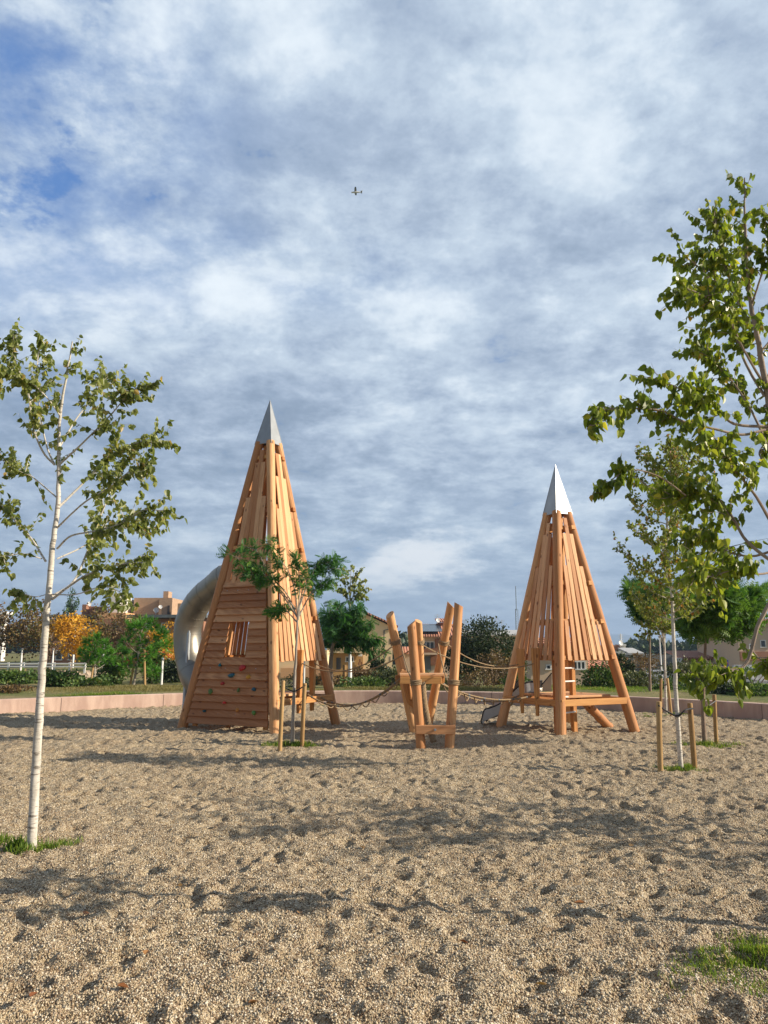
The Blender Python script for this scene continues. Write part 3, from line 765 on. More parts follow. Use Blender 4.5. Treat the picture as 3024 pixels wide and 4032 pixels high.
# entry posts of tower 1 (hung, tapered boards) on the front-right face
def post(root, p, ztop, zbot, wt, wb, d, n_, name='post', tk=.07):
    V8 = []
    for z_, w_ in ((zbot, wb), (ztop, wt)):
        c = Vector((p.x, p.y, z_)); V8 += [c-d*w_/2-n_*tk/2, c+d*w_/2-n_*tk/2, c+d*w_/2+n_*tk/2, c-d*w_/2+n_*tk/2]
    m = MB(); m.hexa(V8); o_ = m.build(name, M_beam, root, False, .005); return o_
d0 = Vector(F1[0][2]); d0.z = 0; d0.normalize(); n0 = Vector((d0.y, -d0.x, 0))
PA = P(1180, 2620, 16.25); PB = P(1231, 2620, 16.95)
dd = (PB-PA); dd.z = 0; dd.normalize(); nn0 = Vector((dd.y, -dd.x, 0))
dd = Vector((.9, -.43, 0)).normalized(); nn0 = Vector((dd.y, -dd.x, 0))
post(T1, PA, 1.58, .30, .155, .06, dd, nn0, tk=.09); post(T1, PB, 1.58, .30, .165, .06, dd, nn0, tk=.09)
# back braces / lower short post under the plank wall
m = MB(); pz = G(1008, 2862); pz.z = .0; m.box(pz+Vector((0.05, .45, .2)), (.09, .09, .7)); m.build('foot_post', M_beam, T1, False, .004)
# tube slide
path = [(-2.85, 17.6, 3.33), P(900, 2272, 17.8), P(848, 2312, 18.1), P(795, 2356, 18.4), P(757, 2412, 18.6), P(740, 2470, 18.7), P(739, 2535, 18.7), P(748, 2605, 18.6), P(772, 2675, 18.35), (-3.95, 18.2, .52), (-3.2, 18.35, .42), (-2.5, 18.6, .40)]
q = spline(path, 7); m = MB(); ro = .325
m.tube(q, ro, 28, False); m.tube(q[::-1], ro-.012, 28, False)
ts = m.build('tube_slide', M_tube, T1, True)
for k in range(3, len(q)-1, 5):
    m = MB(); d = (q[k+1]-q[k-1]).normalized(); m.tube([q[k]-d*.012, q[k]+d*.012], ro+.005, 28, True); m.build('ring_joint', M_tube, ts, True)
sp0 = P(744, 2492, 18.30); sp1 = Vector((sp0.x-.02, sp0.y-.1, -.1))
m = MB(); m.tube([sp1, sp0], .045, 14); m.tube([sp0, sp0+Vector((0, 0, .05))], .028, 10); m.build('support_post', M_steel, ts, True)

# tower 2 details
d2 = Vector(F2[3][2]); d2.z = 0; d2.normalize(); n2_ = Vector((d2.y, -d2.x, 0))
pL = [P(2052, 2640, 16.25), P(2111, 2640, 15.85)]
d3 = (pL[1]-pL[0]); d3.z = 0; d3.normalize(); n3 = Vector((d3.y, -d3.x, 0))
d3 = Vector((.95, -.3, 0)).normalized(); n3 = Vector((d3.y, -d3.x, 0))
post(T2, pL[0], 1.60, .30, .175, .06, d3, n3); post(T2, pL[1], 1.62, .28, .185, .06, d3, n3)
for px_, Y_ in ((2185, 15.75), (2250, 15.95)):
    pb = P(px_, 2600, Y_); m = MB(); m.box(Vector((pb.x, pb.y, .68)), (.105, .09, 1.75), Vector((.8, .6, 0)), Vector((-.6, .8, 0))); m.build('post', M_beam, T2, False, .005)
# rungs between front leg and right post
for zz_ in (.36, .66, .96, 1.22):
    a = L2[0](zz_)+Vector((.0, .12, 0)); b = P(2252, 2600, 15.85); b.z = zz_; b = b+(b-a).normalized()*.05
    m = MB(); m.tube([a, b], .017, 10); m.build('rung', M_wp, T2, True)
# climbing log with notches
a = Vector((*P(2280, 2755, 16.6).xy, .62)); b = G(2400, 2856)+Vector((0, 0, -.05))
m = MB(); pts = []; rads = []
for k in range(41):
    u = k/40; pts.append(a.lerp(b, u)); ph = (u*3.2) % 1; rads.append(.088+.014*(1-ph) if u > .1 else .1)
m.tube(pts, rads, 16); m.build('climbing_log', M_log, T2, True)
# steel slide of tower 2
ds = (G(1905, 2850)-Vector((3.2, 17.2, 0))); ds.z = 0
s0 = Vector((3.05, 16.95, .70)); e = G(1908, 2850); e.z = .17
pth = spline([s0+Vector((.35, .10, .03)), s0, s0.lerp(e, .28)+Vector((0, 0, -.04)), s0.lerp(e, .55)+Vector((0, 0, -.12)), s0.lerp(e, .78)+Vector((0, 0, -.10)), s0.lerp(e, .93)+Vector((0, 0, -.055)), e+Vector((0, 0, -.07))], 6)
hd = (e-s0); hd.z = 0; hd.normalize(); sd2 = Vector((-hd.y, hd.x, 0)); hwS = .25
V = []; Fs = []
prof = [(-hwS, .17), (-hwS, .02), (-hwS*.8, -.025), (0, -.045), (hwS*.8, -.025), (hwS, .02), (hwS, .17)]
for p in pth:
    for (a_, b_) in prof: V.append(p+sd2*a_+Vector((0, 0, min(b_, .03))))
np_ = len(prof)
for k in range(len(pth)-1):
    for l in range(np_-1): Fs.append((k*np_+l, (k+1)*np_+l, (k+1)*np_+l+1, k*np_+l+1))
m = MB(); m.add(V, Fs); slo = m.build('slide', M_tube, T2, True); so_ = slo.modifiers.new('t', 'SOLIDIFY'); so_.thickness = .012
for sg in (-1, 1):
    m = MB(); n_p = len(pth)
    for k in range(n_p-1):
        a, b = pth[k]+sd2*sg*(hwS+.012), pth[k+1]+sd2*sg*(hwS+.012); la, lb = (.03+.06*max(0, (k_/(n_p-1)-.62)/.38) for k_ in (k, k+1)); ta, tb_ = (.17-.13*max(0, (k_/(n_p-1)-.78)/.22)**2 for k_ in (k, k+1))
        m.hexa([a+Vector((0, 0, -la)), b+Vector((0, 0, -lb)), b+sd2*sg*.014+Vector((0, 0, -lb)), a+sd2*sg*.014+Vector((0, 0, -la)),
                a+Vector((0, 0, ta)), b+Vector((0, 0, tb_)), b+sd2*sg*.014+Vector((0, 0, tb_)), a+sd2*sg*.014+Vector((0, 0, ta))])
    m.build('side_panel', M_steel if sg > 0 else M_black, slo)
    m = MB(); m.tube([p+sd2*sg*(hwS+.018)+Vector((0, 0, .18-.13*max(0, (k_/(n_p-1)-.78)/.22)**2)) for k_, p in enumerate(pth)]+[pth[-1]+sd2*sg*(hwS+.018)+hd*.03+Vector((0, 0, -.02)), pth[-1]+sd2*sg*(hwS+.018)+Vector((0, 0, -.08))], .016, 8); m.build('side_rim', M_black, slo, True)
for tri in ((P(2112, 2722, 17.3), P(2172, 2722, 17.3), P(2172, 2650, 17.3)), (P(2006, 2726, 17.4), P(2044, 2726, 17.4), P(2044, 2672, 17.4))):
    m = MB(); V = list(tri)+[v+Vector((0, .03, 0)) for v in tri]; m.add(V, [(0, 1, 2), (5, 4, 3), (0, 3, 4, 1), (1, 4, 5, 2), (2, 5, 3, 0)]); ck = m.build('slide_cheek', M_tube, T2)
    m = MB(); m.tube([tri[0], tri[2]], .014, 6); m.build('side_rim', M_black, ck)

# ------------------------------------------------------------------ leaning log climbing frame
def wz(v, z): v = v.copy(); v.z = z; return v
Bb = G(1657, 2936); Eb = G(1770, 2936); Ab = G(1630, 2878); Db = G(1683, 2872)
vc = (Bb+Eb+Ab+Db)/4; vc.z = 0
VF = thing('log_climbing_frame', vc, 'climbing frame of leaning logs with small platform between the two towers', 'climbing frame')
def log(a, b, r, root, cut=None, name='log'):
    a = a.copy(); d = (b-a).normalized(); a = a-d*.3; m = MB(); pts = [a.lerp(b, k/14) for k in range(15)]
    m.tube(pts, [r*(1.03-.06*k/14)+random.uniform(-.0015, .0015) for k in range(15)], 18, True, .012, cut=cut); return m.build(name, M_log, root, True)
Bt = P(1620, 2456, 13.5); Et = P(1806, 2380, 13.7); At = P(1535, 2420, 15.2); Dt = P(1776, 2382, 15.0); Ct = P(1648, 2446, 14.7)
log(Ab, At, .088, VF, Vector((0.45, 0.38, 0))); log(Bb, Bt, .080, VF, Vector((0.68, 0.22, 0))); log(Eb, Et, .080, VF, Vector((-0.45, 0.22, 0)))
log(Db, Dt, .084, VF, Vector((-0.75, -0.22, 0))); log(wz(P(1672, 2800, 15.9), 0), Ct, .068, VF, Vector((-.5, 0, 0)))
log(G(1638, 2872)+Vector((.02, .1, 0)), P(1590, 2650, 15.0), .075, VF)
# platform
pz = 1.13; m = MB()
for k in range(5): m.box(Vector((.72, 14.35+k*.15, pz)), (.86, .14, .04)); 
m.build('platform', M_slat, VF, False, .004)
for a_, b_ in ((P(1575, 2668, 14.25), P(1738, 2668, 14.25)), (P(1556, 2662, 15.1), P(1750, 2662, 15.1))):
    m = MB(); c = (a_+b_)/2; c.z = pz-.09; m.box(c, ((b_-a_).length, .075, .125)); m.build('beam', M_beam, VF, False, .005)
for x_ in (.38, 1.06): m = MB(); m.box(Vector((x_, 14.7, pz-.09)), (.07, .78, .12)); m.build('beam', M_beam, VF, False, .005)
# front cross board
a_ = P(1638, 2873, 13.32); b_ = P(1793, 2873, 13.32); m = MB(); c = (a_+b_)/2; m.box(c, (b_.x-a_.x, .05, .145)); cb = m.build('cross_board', M_plank, VF, False, .005)
m = MB(); pbt = P(1713, 2873, 13.29); m.tube([pbt, pbt+Vector((0, -.025, 0))], .021, 12); m.tube([pbt+Vector((0, -.02, 0)), pbt+Vector((0, -.04, 0))], .013, 6); m.build('bolt', M_steel, cb)
for yy in (2632, 2646):
    pb_ = P(1633, yy, 13.6-.14-.02); m = MB(); m.tube([pb_+Vector((0, .05, 0)), pb_+Vector((0, -.012, 0))], .022, 14); m.build('bolt', M_steel, VF, True)
# thick twisted rope
ra = P(1664, 2690, 14.2); rb = P(1706, 2862, 14.0); rb.z = .0
m = MB(); qs = spline([ra, ra.lerp(rb, .33)+Vector((-.03, 0, 0)), ra.lerp(rb, .66)+Vector((-.03, 0, 0)), rb], 30)
for s_ in range(3):
    pts = []
    for k, p in enumerate(qs):
        d = (rb-ra).normalized(); u = d.cross(Vector((0, 1, 0))).normalized(); v = d.cross(u); an = k*.42+s_*2.094
        pts.append(p+u*math.cos(an)*.026+v*math.sin(an)*.026)
    m.tube(pts, .033, 8)
m.build('climbing_rope', M_rope, VF, True)

# ------------------------------------------------------------------ rope bridges
def sag(a, b, s, n=16): return [a.lerp(b, k/n)-Vector((0, 0, s*4*(k/n)*(1-k/n))) for k in range(n+1)]
def coil(p, ax, r, root, n=3, rr_=.014):
    m = MB(); ax = ax.normalized(); u = ax.cross(Vector((0, 1, 0))).normalized(); v = ax.cross(u); pts = []
    for k in range(n*16+1):
        an = k*2*math.pi/16; pts.append(p+u*math.cos(an)*r+v*math.sin(an)*r+ax*(k/16*.030-.03))
    m.tube(pts, rr_, 6); return m.build('rope_coil', M_rope, root, True)
def ropebridge(label, tops, lows, sgn):
    root = thing('rope_bridge', wz((tops[0][0]+tops[0][1])/2, 0), label, 'rope bridge')
    for a, b, s in tops:
        m = MB(); m.tube(sag(a, b, s), .0125, 7); m.build('hand_rope', M_rope, root, True)
    lq = []
    for a, b, s in lows:
        m = MB(); pts = sag(a, b, s, 20); m.tube(pts, .017, 7); m.build('foot_rope', M_rope, root, True); lq.append(pts)
    m = MB()
    for k in range(2, 19, 2):                                       # zig-zag cross loops between the two foot ropes
        a, b = lq[0][k], lq[1][k+1]; mid = (a+b)/2-Vector((0, 0, .07+.03*random.random())); m.tube(spline([a, mid, b], 5), .011, 6)
    m.build('cross_rope', M_rope, root, True)
    for k in range(1, 20, 3):
        for pts in lq: m = MB(); m.tube([pts[k]-(pts[k+1]-pts[k]).normalized()*.02, pts[k]+(pts[k+1]-pts[k]).normalized()*.02], .020, 8); m.build('rope_clamp', M_slate, root, True)
    return root
rb1 = ropebridge('sagging rope bridge from taller tower to the log frame',
    [(P(1190, 2612, 16.2), P(1545, 2545, 15.1), .30), (P(1236, 2612, 16.9), P(1655, 2532, 14.8), .33)],
    [(P(1212, 2735, 16.3), P(1575, 2672, 15.0), .36), (P(1245, 2735, 16.9), P(1590, 2664, 15.3), .36)], 1)
rb2 = ropebridge('sagging rope bridge from the log frame to shorter tower',
    [(P(1655, 2535, 14.7), P(2100, 2614, 15.8), .24), (P(1765, 2540, 15.0), P(2040, 2616, 16.2), .18)],
    [(P(1700, 2672, 14.4), P(2092, 2740, 15.85), .20), (P(1730, 2680, 15.0), P(2045, 2738, 16.3), .24)], 1)
for (base_, top_, py, r) in ((Ab, At, 2530, .093), (Db, Dt, 2530, .09), (wz(P(1672, 2800, 15.9), 0), Ct, 2528, .074), (Bb, Bt, 2690, .085), (Eb, Et, 2690, .085)):
    zt = P(1600, py, (base_.y+top_.y)/2).z; u = zt/top_.z; coil(base_.lerp(top_, u), top_-base_, r+.006, VF)
for a_, b_, s_ in ((P(1577, 2530, 15.1), P(1622, 2680, 13.5), .05), (P(1726, 2535, 15.0), P(1770, 2692, 13.5), .12)): m = MB(); m.tube(sag(a_, b_, s_), .012, 7); m.build('guy_rope', M_rope, VF, True)

# ------------------------------------------------------------------ near trees
# left tree
T = Tree(21); base = G(128, 3328); base.z = ghf(base.x, base.y)
trunkpts = [base-Vector((0, 0, .15))]+[P(x, y, 6.75) for x, y in ((140, 3050), (155, 2800), (172, 2560), (190, 2350), (208, 2150), (228, 1980), (232, 1800), (236, 1640), (262, 1480), (285, 1345))]
q = T.limb(trunkpts, .041, .006, 6, 14)
kw = dict(droop=.7, up=.08, tb=.54, tv=.22)
LSZ = .058
T.foliage(q, 16, .30, .0035, 9, LSZ, .62, **kw)
def Ltree(pts, r0, n=9, L=.32, nl=9, dY=0, start=.3):
    k0 = len(pts)-1
    pp = [P(x, y, 6.75+dY*(i/k0)) for i, (x, y) in enumerate(pts)]
    lq = T.limb(pp, r0*.8, .003, 6, 7); T.foliage(lq, int(n*2.0), L*1.15, .003, nl, LSZ, start, **kw)
for args in [
    ([(205, 2360), (270, 2310), (350, 2260), (440, 2230), (520, 2215), (590, 2215)], .014, 13, .26, 9, -.3),
    ([(205, 2350), (290, 2290), (340, 2180), (390, 2050), (450, 1900), (500, 1790)], .016, 16, .34, 9, .5),
    ([(225, 2160), (280, 2110), (380, 2090), (480, 2060), (560, 2010), (640, 2010)], .012, 15, .30, 9, -.5),
    ([(180, 2210), (130, 2130), (60, 2050), (5, 1990), (-80, 1900)], .013, 13, .30, 9, .3),
    ([(165, 2200), (90, 2180), (10, 2190), (-60, 2170)], .007, 9, .22, 8, -.4),
    ([(228, 2000), (300, 1930), (380, 1850), (470, 1770), (560, 1740), (670, 1735)], .014, 18, .32, 10, .4),
    ([(222, 2080), (330, 1980), (430, 1920), (520, 1850), (600, 1830)], .011, 14, .3, 10, -.6),
    ([(215, 1830), (170, 1780), (130, 1680), (110, 1540), (60, 1420), (60, 1340)], .013, 17, .28, 9, -.3),
    ([(215, 1830), (185, 1760), (160, 1640), (150, 1530), (150, 1400), (175, 1345)], .011, 14, .24, 9, .4),
    ([(235, 1760), (300, 1650), (370, 1560), (400, 1500), (410, 1480)], .010, 14, .28, 9, .5),
    ([(233, 1830), (330, 1740), (430, 1640), (500, 1560), (545, 1530)], .012, 18, .30, 10, -.3),
    ([(225, 1960), (130, 1880), (50, 1830), (-40, 1790)], .009, 11, .28, 9, .6),
    ([(185, 2340), (140, 2350), (90, 2340), (55, 2360)], .005, 6, .16, 6, -.2),
    ([(185, 2350), (150, 2385), (115, 2385)], .004, 2, .10, 4, .0),
    ([(240, 1640), (180, 1560), (110, 1500), (30, 1480), (-30, 1470)], .008, 13, .26, 9, -.5),
    ([(225, 2200), (330, 2150), (420, 2080), (530, 2070), (610, 2080)], .009, 12, .26, 9, .7),
    ([(200, 2340), (300, 2340), (400, 2310), (470, 2330), (500, 2380)], .007, 9, .18, 8, -.6)]:
    Ltree(*args)
TL = T.finish('poplar_tree', 'white barked young tree standing alone at the left edge of the gravel', 'tree', base, M_barkw, M_leafL, TP_L)
grass_patch(base.x-.2, base.y+.05, .55, .28, 2600, .12, 'green grass round the foot of the white trunk at the left edge', seed=1)

# right near tree (trunk mostly outside the frame)
T = Tree(5); kw = dict(droop=.95, up=.03, tb=.5, tv=.2, spread=.3)
base = Vector((2.72, 4.85, 0)); D5 = 4.85
def Q(x, y, dY=0): return P(x, y, D5+dY)
q = T.limb([base-Vector((0, 0, .15)), Vector((2.72, 4.85, .8)), Vector((2.70, 4.84, 1.6)), Q(3085, 2200), Q(3060, 1900), Q(3036, 1640), Q(2995, 1400), Q(2950, 1150), Q(2935, 900), Q(2932, 700)], .044, .004, 6, 12)
RS = .056
T.foliage(q, 26, .34, .004, 9, RS, .50, **kw)
def Rt(pts, r0, n, L, nl=8, dY=0, start=.3, sz=RS):
    k0 = len(pts)-1; pp = [Q(x, y, dY*(i/k0)) for i, (x, y) in enumerate(pts)]
    lq = T.limb(pp, r0*.75, .003, 6, 7); T.foliage(lq, int(n*2.1), L*1.3, .0035, nl+2, sz, start, **kw)
for args in [
    ([(3023, 1680), (2888, 1668), (2817, 1600), (2764, 1560), (2700, 1540), (2600, 1500)], .014, 15, .24, 8, -.3),
    ([(3020, 1690), (2923, 1711), (2817, 1690), (2688, 1658), (2605, 1617), (2470, 1608), (2372, 1622), (2310, 1690)], .013, 17, .16, 6, -.5, .38),
    ([(3010, 1560), (2940, 1440), (2900, 1330), (2860, 1200), (2780, 1080), (2700, 1010)], .014, 19, .30, 9, .4),
    ([(3000, 1500), (2930, 1380), (2860, 1240), (2780, 1170), (2690, 1130)], .012, 17, .28, 9, -.4),
    ([(2975, 1300), (2900, 1180), (2860, 1050), (2830, 930), (2810, 850)], .012, 17, .28, 9, .3),
    ([(2960, 1200), (3000, 1080), (3040, 980), (3060, 860)], .010, 13, .28, 9, -.3),
    ([(2985, 1400), (3060, 1300), (3120, 1150), (3160, 1000)], .012, 14, .3, 8, .2),
    ([(3040, 1800), (2960, 1620), (2880, 1500), (2800, 1420), (2760, 1360)], .012, 15, .28, 8, .5),
    ([(3065, 2230), (2940, 2130), (2880, 2030), (2800, 1960), (2720, 1930), (2640, 1960)], .016, 20, .30, 8, .2),
    ([(3060, 2100), (2980, 1960), (2900, 1860), (2830, 1780), (2780, 1720)], .014, 15, .26, 8, -.4),
    ([(3065, 2160), (2960, 2190), (2860, 2170), (2780, 2130), (2700, 2120)], .012, 17, .28, 8, .5),
    ([(3060, 2250), (2980, 2260), (2900, 2240), (2800, 2270), (2740, 2250)], .010, 14, .24, 8, -.4),
    ([(3078, 2300), (2990, 2450), (2945, 2600), (2890, 2640), (2820, 2640), (2720, 2690)], .020, 13, .20, 8, -.1, .45),
    ([(2960, 2560), (3000, 2600), (3060, 2610)], .007, 6, .16, 7, -.1),
    ([(3050, 1850), (2990, 1790), (3020, 1740), (3070, 1700)], .009, 6, .2, 7, .3),
    ([(3060, 2050), (3100, 1950), (3200, 1800)], .012, 10, .3, 8, .2),
    ([(3010, 1600), (3120, 1500), (3250, 1400)], .012, 12, .35, 8, .3),
    ([(2700, 1950), (2600, 1880), (2500, 1850), (2420, 1880), (2380, 1940)], .007, 8, .14, 6, -.2, .45)]:
    Rt(*args)
TR = T.finish('mulberry_tree', 'large tree with serrated drooping leaves reaching in from right edge', 'tree', base, M_barkm, M_leafR, TP_L)
grass_patch(2.27, 4.33, 1.0, .55, 13000, .06, 'sparse green grass at the lower right corner of the gravel', seed=3)
# a second such tree outside the frame to the right whose crown shades the gravel
T = Tree(77); b2 = Vector((7.2, 6.7, 0)); kw = dict(droop=.9, up=.05, tb=.5, tv=.2)
auto(T, b2, 4.9, .05, 1.6, 16, 1.5, .085, 12, 8, **kw)
T.finish('mulberry_tree', 'second leafy tree standing in the gravel beyond the right edge of the photo', 'tree', b2, M_barkw, M_leafR, TP_L)

def stake(px, pyt, pyb, r, label, lean=0, z=None, Y=None):
    b = G(px+lean, pyb); 
    top = P(px, pyt, b.y); m = MB(); m.tube([b-Vector((0, 0, .2)), b.lerp(top, .5), top-Vector((0, 0, .01)), top], [r, r*.98, r*.97, r*.85], 12, True, .01)
    o_ = m.build('tree_stake', M_stake, None, True); tagp(o_, label, 'stake', 'round timber stakes beside the young trees'); return b, top
def strap(points, label, r=.012):
    m = MB()
    for pts in points: m.tube(spline(pts, 5), r, 6)
    o_ = m.build('tree_tie', M_black, None, True); tagp(o_, label, 'tree tie', 'black ties holding trees to stakes'); return o_

# right slim tree with two stakes
T = Tree(31); base = G(2682, 3030); Yt = base.y; kw = dict(droop=.75, up=.12, tb=.55, tv=.25)
q = T.limb([base-Vector((0, 0, .15))]+[P(x, y, Yt) for x, y in ((2672, 2900), (2660, 2700), (2652, 2500), (2645, 2340), (2632, 2200), (2628, 2000), (2640, 1850), (2650, 1755))], .036, .005, 6, 12)
T.foliage(q, 60, .45, .003, 9, .052, .50, **kw)
for k in range(30):
    u = .42+.52*k/30; p = q[int(u*(len(q)-1))]; a = k*2.4; L = (.82-.55*abs(k/30-.15))*random.uniform(.7, 1.15); d = Vector((math.cos(a), math.sin(a), 0))
    lq = T.limb([p, p+d*L*.5+Vector((0, 0, L*.22)), p+d*L+Vector((0, 0, L*.75))], .009, .002, 5, 5); T.foliage(lq, 21, .34, .0025, 9, .052, .12, **kw)
T.finish('slim_tree', 'slim white barked tree between two stakes right of the shorter tower', 'tree', base, M_barkw, M_leafB, TP_L)
s1 = stake(2594, 2762, 3036, .037, 'stout stake left of the slim white trunk nearest the camera', 5); s2 = stake(2716, 2768, 3022, .037, 'stout stake right of the slim white trunk nearest the camera', 19)
zt_ = P(2664, 2820, Yt); strap([[P(2594, 2778, s1[0].y-.04), P(2625, 2800, Yt-.05), P(2668, 2818, Yt-.045), P(2700, 2795, Yt-.05), P(2728, 2790, s2[0].y-.045)], [P(2650, 2815, Yt-.04), P(2668, 2822, Yt-.05), P(2682, 2812, Yt-.03)]], 'black tie on the slim white trunk nearest the camera')
grass_patch(base.x+.02, base.y+.02, .42, .22, 1500, .09, 'grass tuft round the slim white trunk and its two stakes', seed=5)
# dark trunk feathery tree
def feather_tree(seed, base, trunk, r, limbs, Y, n, nl, size, mat, bark, label, tb=.45, name='feathery_tree', dmax=.7, fl=.45):
    T = Tree(seed); q = T.limb([base-Vector((0, 0, .15))]+trunk, r, r*.45, 6, 10)
    for pts, rr_ in limbs:
        lq = T.limb(pts, rr_, .004, 6, 6); T.foliage(lq, n, .22, .003, nl, size, .35, droop=.18, up=.05, tb=tb, tv=.22, spread=.6, pet=.05)
    return T.finish(name, label, 'tree', base, bark, mat, TP_P)
base = G(2775, 2930); Y = base.y
top = P(2780, 2480, Y)
limbs = []
rl = random.Random(4)
for k in range(14):
    a = k*2.4; tx = 2850+170*math.cos(a)*rl.uniform(.5, 1); ty = 2390-70*rl.random()+ (60 if k % 3 == 0 else 0)
    limbs.append(([top, P((2780+tx)/2, (2480+ty)/2+10, Y+.5*math.sin(a)), P(tx, ty, Y+.8*math.sin(a))], .012))
feather_tree(8, base, [P(2768, 2800, Y), P(2772, 2640, Y), top], .042, limbs, Y, 22, 7, .30, M_leafP2, M_barkb, 'dark trunked feathery leaved tree right of the slim white tree', .6)
s1 = stake(2812, 2735, 2925, .035, 'stake standing right of the dark trunked feathery tree', 8)
strap([[P(2770, 2795, Y-.05), P(2790, 2780, Y), P(2818, 2760, s1[0].y-.04)]], 'black tie on the dark trunked feathery tree')
grass_patch(base.x+.1, base.y, .75, .32, 1500, .11, 'grass tuft round the dark trunk of the feathery tree', seed=6)
# far right thin tree near the wall
base = G(2622, 2812); Y = base.y; top = P(2612, 2480, Y); rl = random.Random(14); limbs = []
T = Tree(91); q = T.limb([base-Vector((0, 0, .15)), P(2620, 2700, Y), P(2617, 2560, Y), top], .035, .02, 6, 9)
for k in range(15):
    a = k*2.4; tx = 2580+105*math.cos(a)*rl.uniform(.5, 1); ty = 2330+180*rl.random()
    lq = T.limb([top+Vector((0, 0, -.15*(k % 4))), P((2612+tx)/2, (2470+ty)/2+10, Y+.3*math.sin(a)), P(tx, ty, Y+.6*math.sin(a))], .012, .003, 5, 5)
    T.foliage(lq, 15, .28, .003, 9, .070, .25, droop=.6, tb=.5, tv=.25)
T.finish('slim_tree', 'smaller slim tree near the curved wall with thin twin stakes', 'tree', base, M_barkw, M_leafB, TP_L)
stake(2603, 2672, 2815, .034, 'thin stake left of the small tree near the curved wall', -2); stake(2627, 2670, 2822, .034, 'thin stake right of the small tree near the curved wall', 18)
strap([[P(2603, 2690, Y-.05), P(2619, 2698, Y-.06), P(2634, 2685, Y-.05)]], 'black tie on the small tree near the curved wall')
grass_patch(base.x, base.y-.1, .9, .35, 1300, .08, 'grass patch at the foot of the small tree near the wall', seed=7)
# feathery tree left behind it
base = G(2560, 2790, .2); Y = 25.5; base = P(2560, 2740, Y); base.z = .24; top = P(2560, 2480, Y); rl = random.Random(9)
limbs = [([top, P((2560+tx)/2, (2480+ty)/2+8, Y), P(tx, ty, Y+1.0*math.sin(k*2.4))], .02) for k, (tx, ty) in enumerate([(2560+110*math.cos(k*2.4)*rl.uniform(.5, 1), 2350-50*rl.random()) for k in range(11)])]
feather_tree(18, base, [P(2558, 2600, Y), top], .05, limbs, Y, 16, 7, .42, M_leafP2, M_barkb, 'bright green feathery tree just beyond the wall behind the slim trees', .5)
# centre tree in front of tower 1
base = G(1150, 2930); Y = base.y; base.z = ghf(base.x, base.y)
fk = P(1170, 2470, Y); limbs = []
for pts in [[(1170, 2430), (1110, 2340), (1050, 2270), (980, 2220), (900, 2180)], [(1170, 2430), (1130, 2340), (1060, 2260), (1010, 2170), (950, 2150)], [(1175, 2440), (1190, 2330), (1230, 2260), (1290, 2240), (1340, 2240)],
            [(1175, 2440), (1160, 2320), (1130, 2240), (1090, 2190), (1050, 2130)], [(1172, 2440), (1180, 2300), (1170, 2200)], [(1170, 2450), (1120, 2400), (1080, 2410)], [(1175, 2430), (1230, 2330), (1290, 2290)], [(1165, 2400), (1090, 2310), (1010, 2270), (960, 2250)], [(1175, 2400), (1220, 2280), (1260, 2220), (1330, 2210)]]:
    dz = random.uniform(-.5, .5); k0 = len(pts)-1; limbs.append(([P(x, y, Y+dz*i/k0) for i, (x, y) in enumerate(pts)], .014))
feather_tree(15, base, [P(1155, 2800, Y), P(1162, 2640, Y), P(1167, 2540, Y), P(1172, 2430, Y)], .035, limbs, Y, 14, 5, .19, M_leafP, M_barkg, 'small feathery leaved tree between two stakes before the taller tower', .5)
s1 = stake(1115, 2680, 2955, .034, 'pale stake left of the small tree before the taller tower', -14); s2 = stake(1200, 2690, 2932, .036, 'darker stake right of the small tree before the taller tower', -12)
strap([[P(1113, 2700, s1[0].y-.03), P(1130, 2712, Y-.03), P(1158, 2722, Y-.035), P(1180, 2712, Y-.03), P(1203, 2698, s2[0].y-.03)]], 'black tie on the small tree before the taller tower')
grass_patch(base.x-.02, base.y, .62, .22, 1900, .12, 'low grass round the small tree before the taller tower', seed=9)

# ------------------------------------------------------------------ vegetation beyond the wall
def rootz(x, y): return float(terr(x, y))
def shrub(px, py, Y, rx, rz, n, size, mat, name, label, ry=None, cat='bush', clump=9, tpl=None, up=.2, group=None):
    """leaf cloud centred at a picture direction and depth; radii in metres, stems to the ground"""
    c = P(px, py, Y); ry = ry or rx; gz = rootz(c.x, Y); r = np.random.default_rng(int(px*7+py))
    k = max(8, n//clump//4); cc = r.normal(size=(k, 3)); cc /= np.linalg.norm(cc, axis=1, keepdims=True); cc *= (r.random((k, 1))**.42)*r.uniform(.82, 1.12, (k, 1))
    ci = r.integers(0, k, n); p = cc[ci]+r.normal(size=(n, 3))*.16
    pos = np.array(c)+p*np.array([rx, ry, rz]); pos[:, 2] = np.maximum(pos[:, 2], gz+.02)
    d = p+r.normal(size=(n, 3))*.7+np.array([0, 0, up]); ct = r.normal(0, .14, k)
    tt = np.clip(.5+ct[ci]+r.normal(0, .16, n), 0, 1); sz = size*r.uniform(.6, 1.3, n)
    root = thing(name, (c.x, Y, gz), label, cat, group)
    m = MB()
    for q_ in range(6):
        e_ = Vector(tuple(np.array(c)+cc[q_ % k]*np.array([rx, ry, rz])*.8)); b_ = Vector((c.x+r.normal()*rx*.15, Y+r.normal()*ry*.15, gz-.05)); m.tube([b_, b_.lerp(e_, .5)+Vector((0, 0, .1)), e_], [.03*max(rx, .5), .02*max(rx, .5), .008], 5)
    m.build('stem', M_barkb, root)
    leaves('foliage', tpl or TP_S, pos, d, sz, tt, mat, root)
    return root
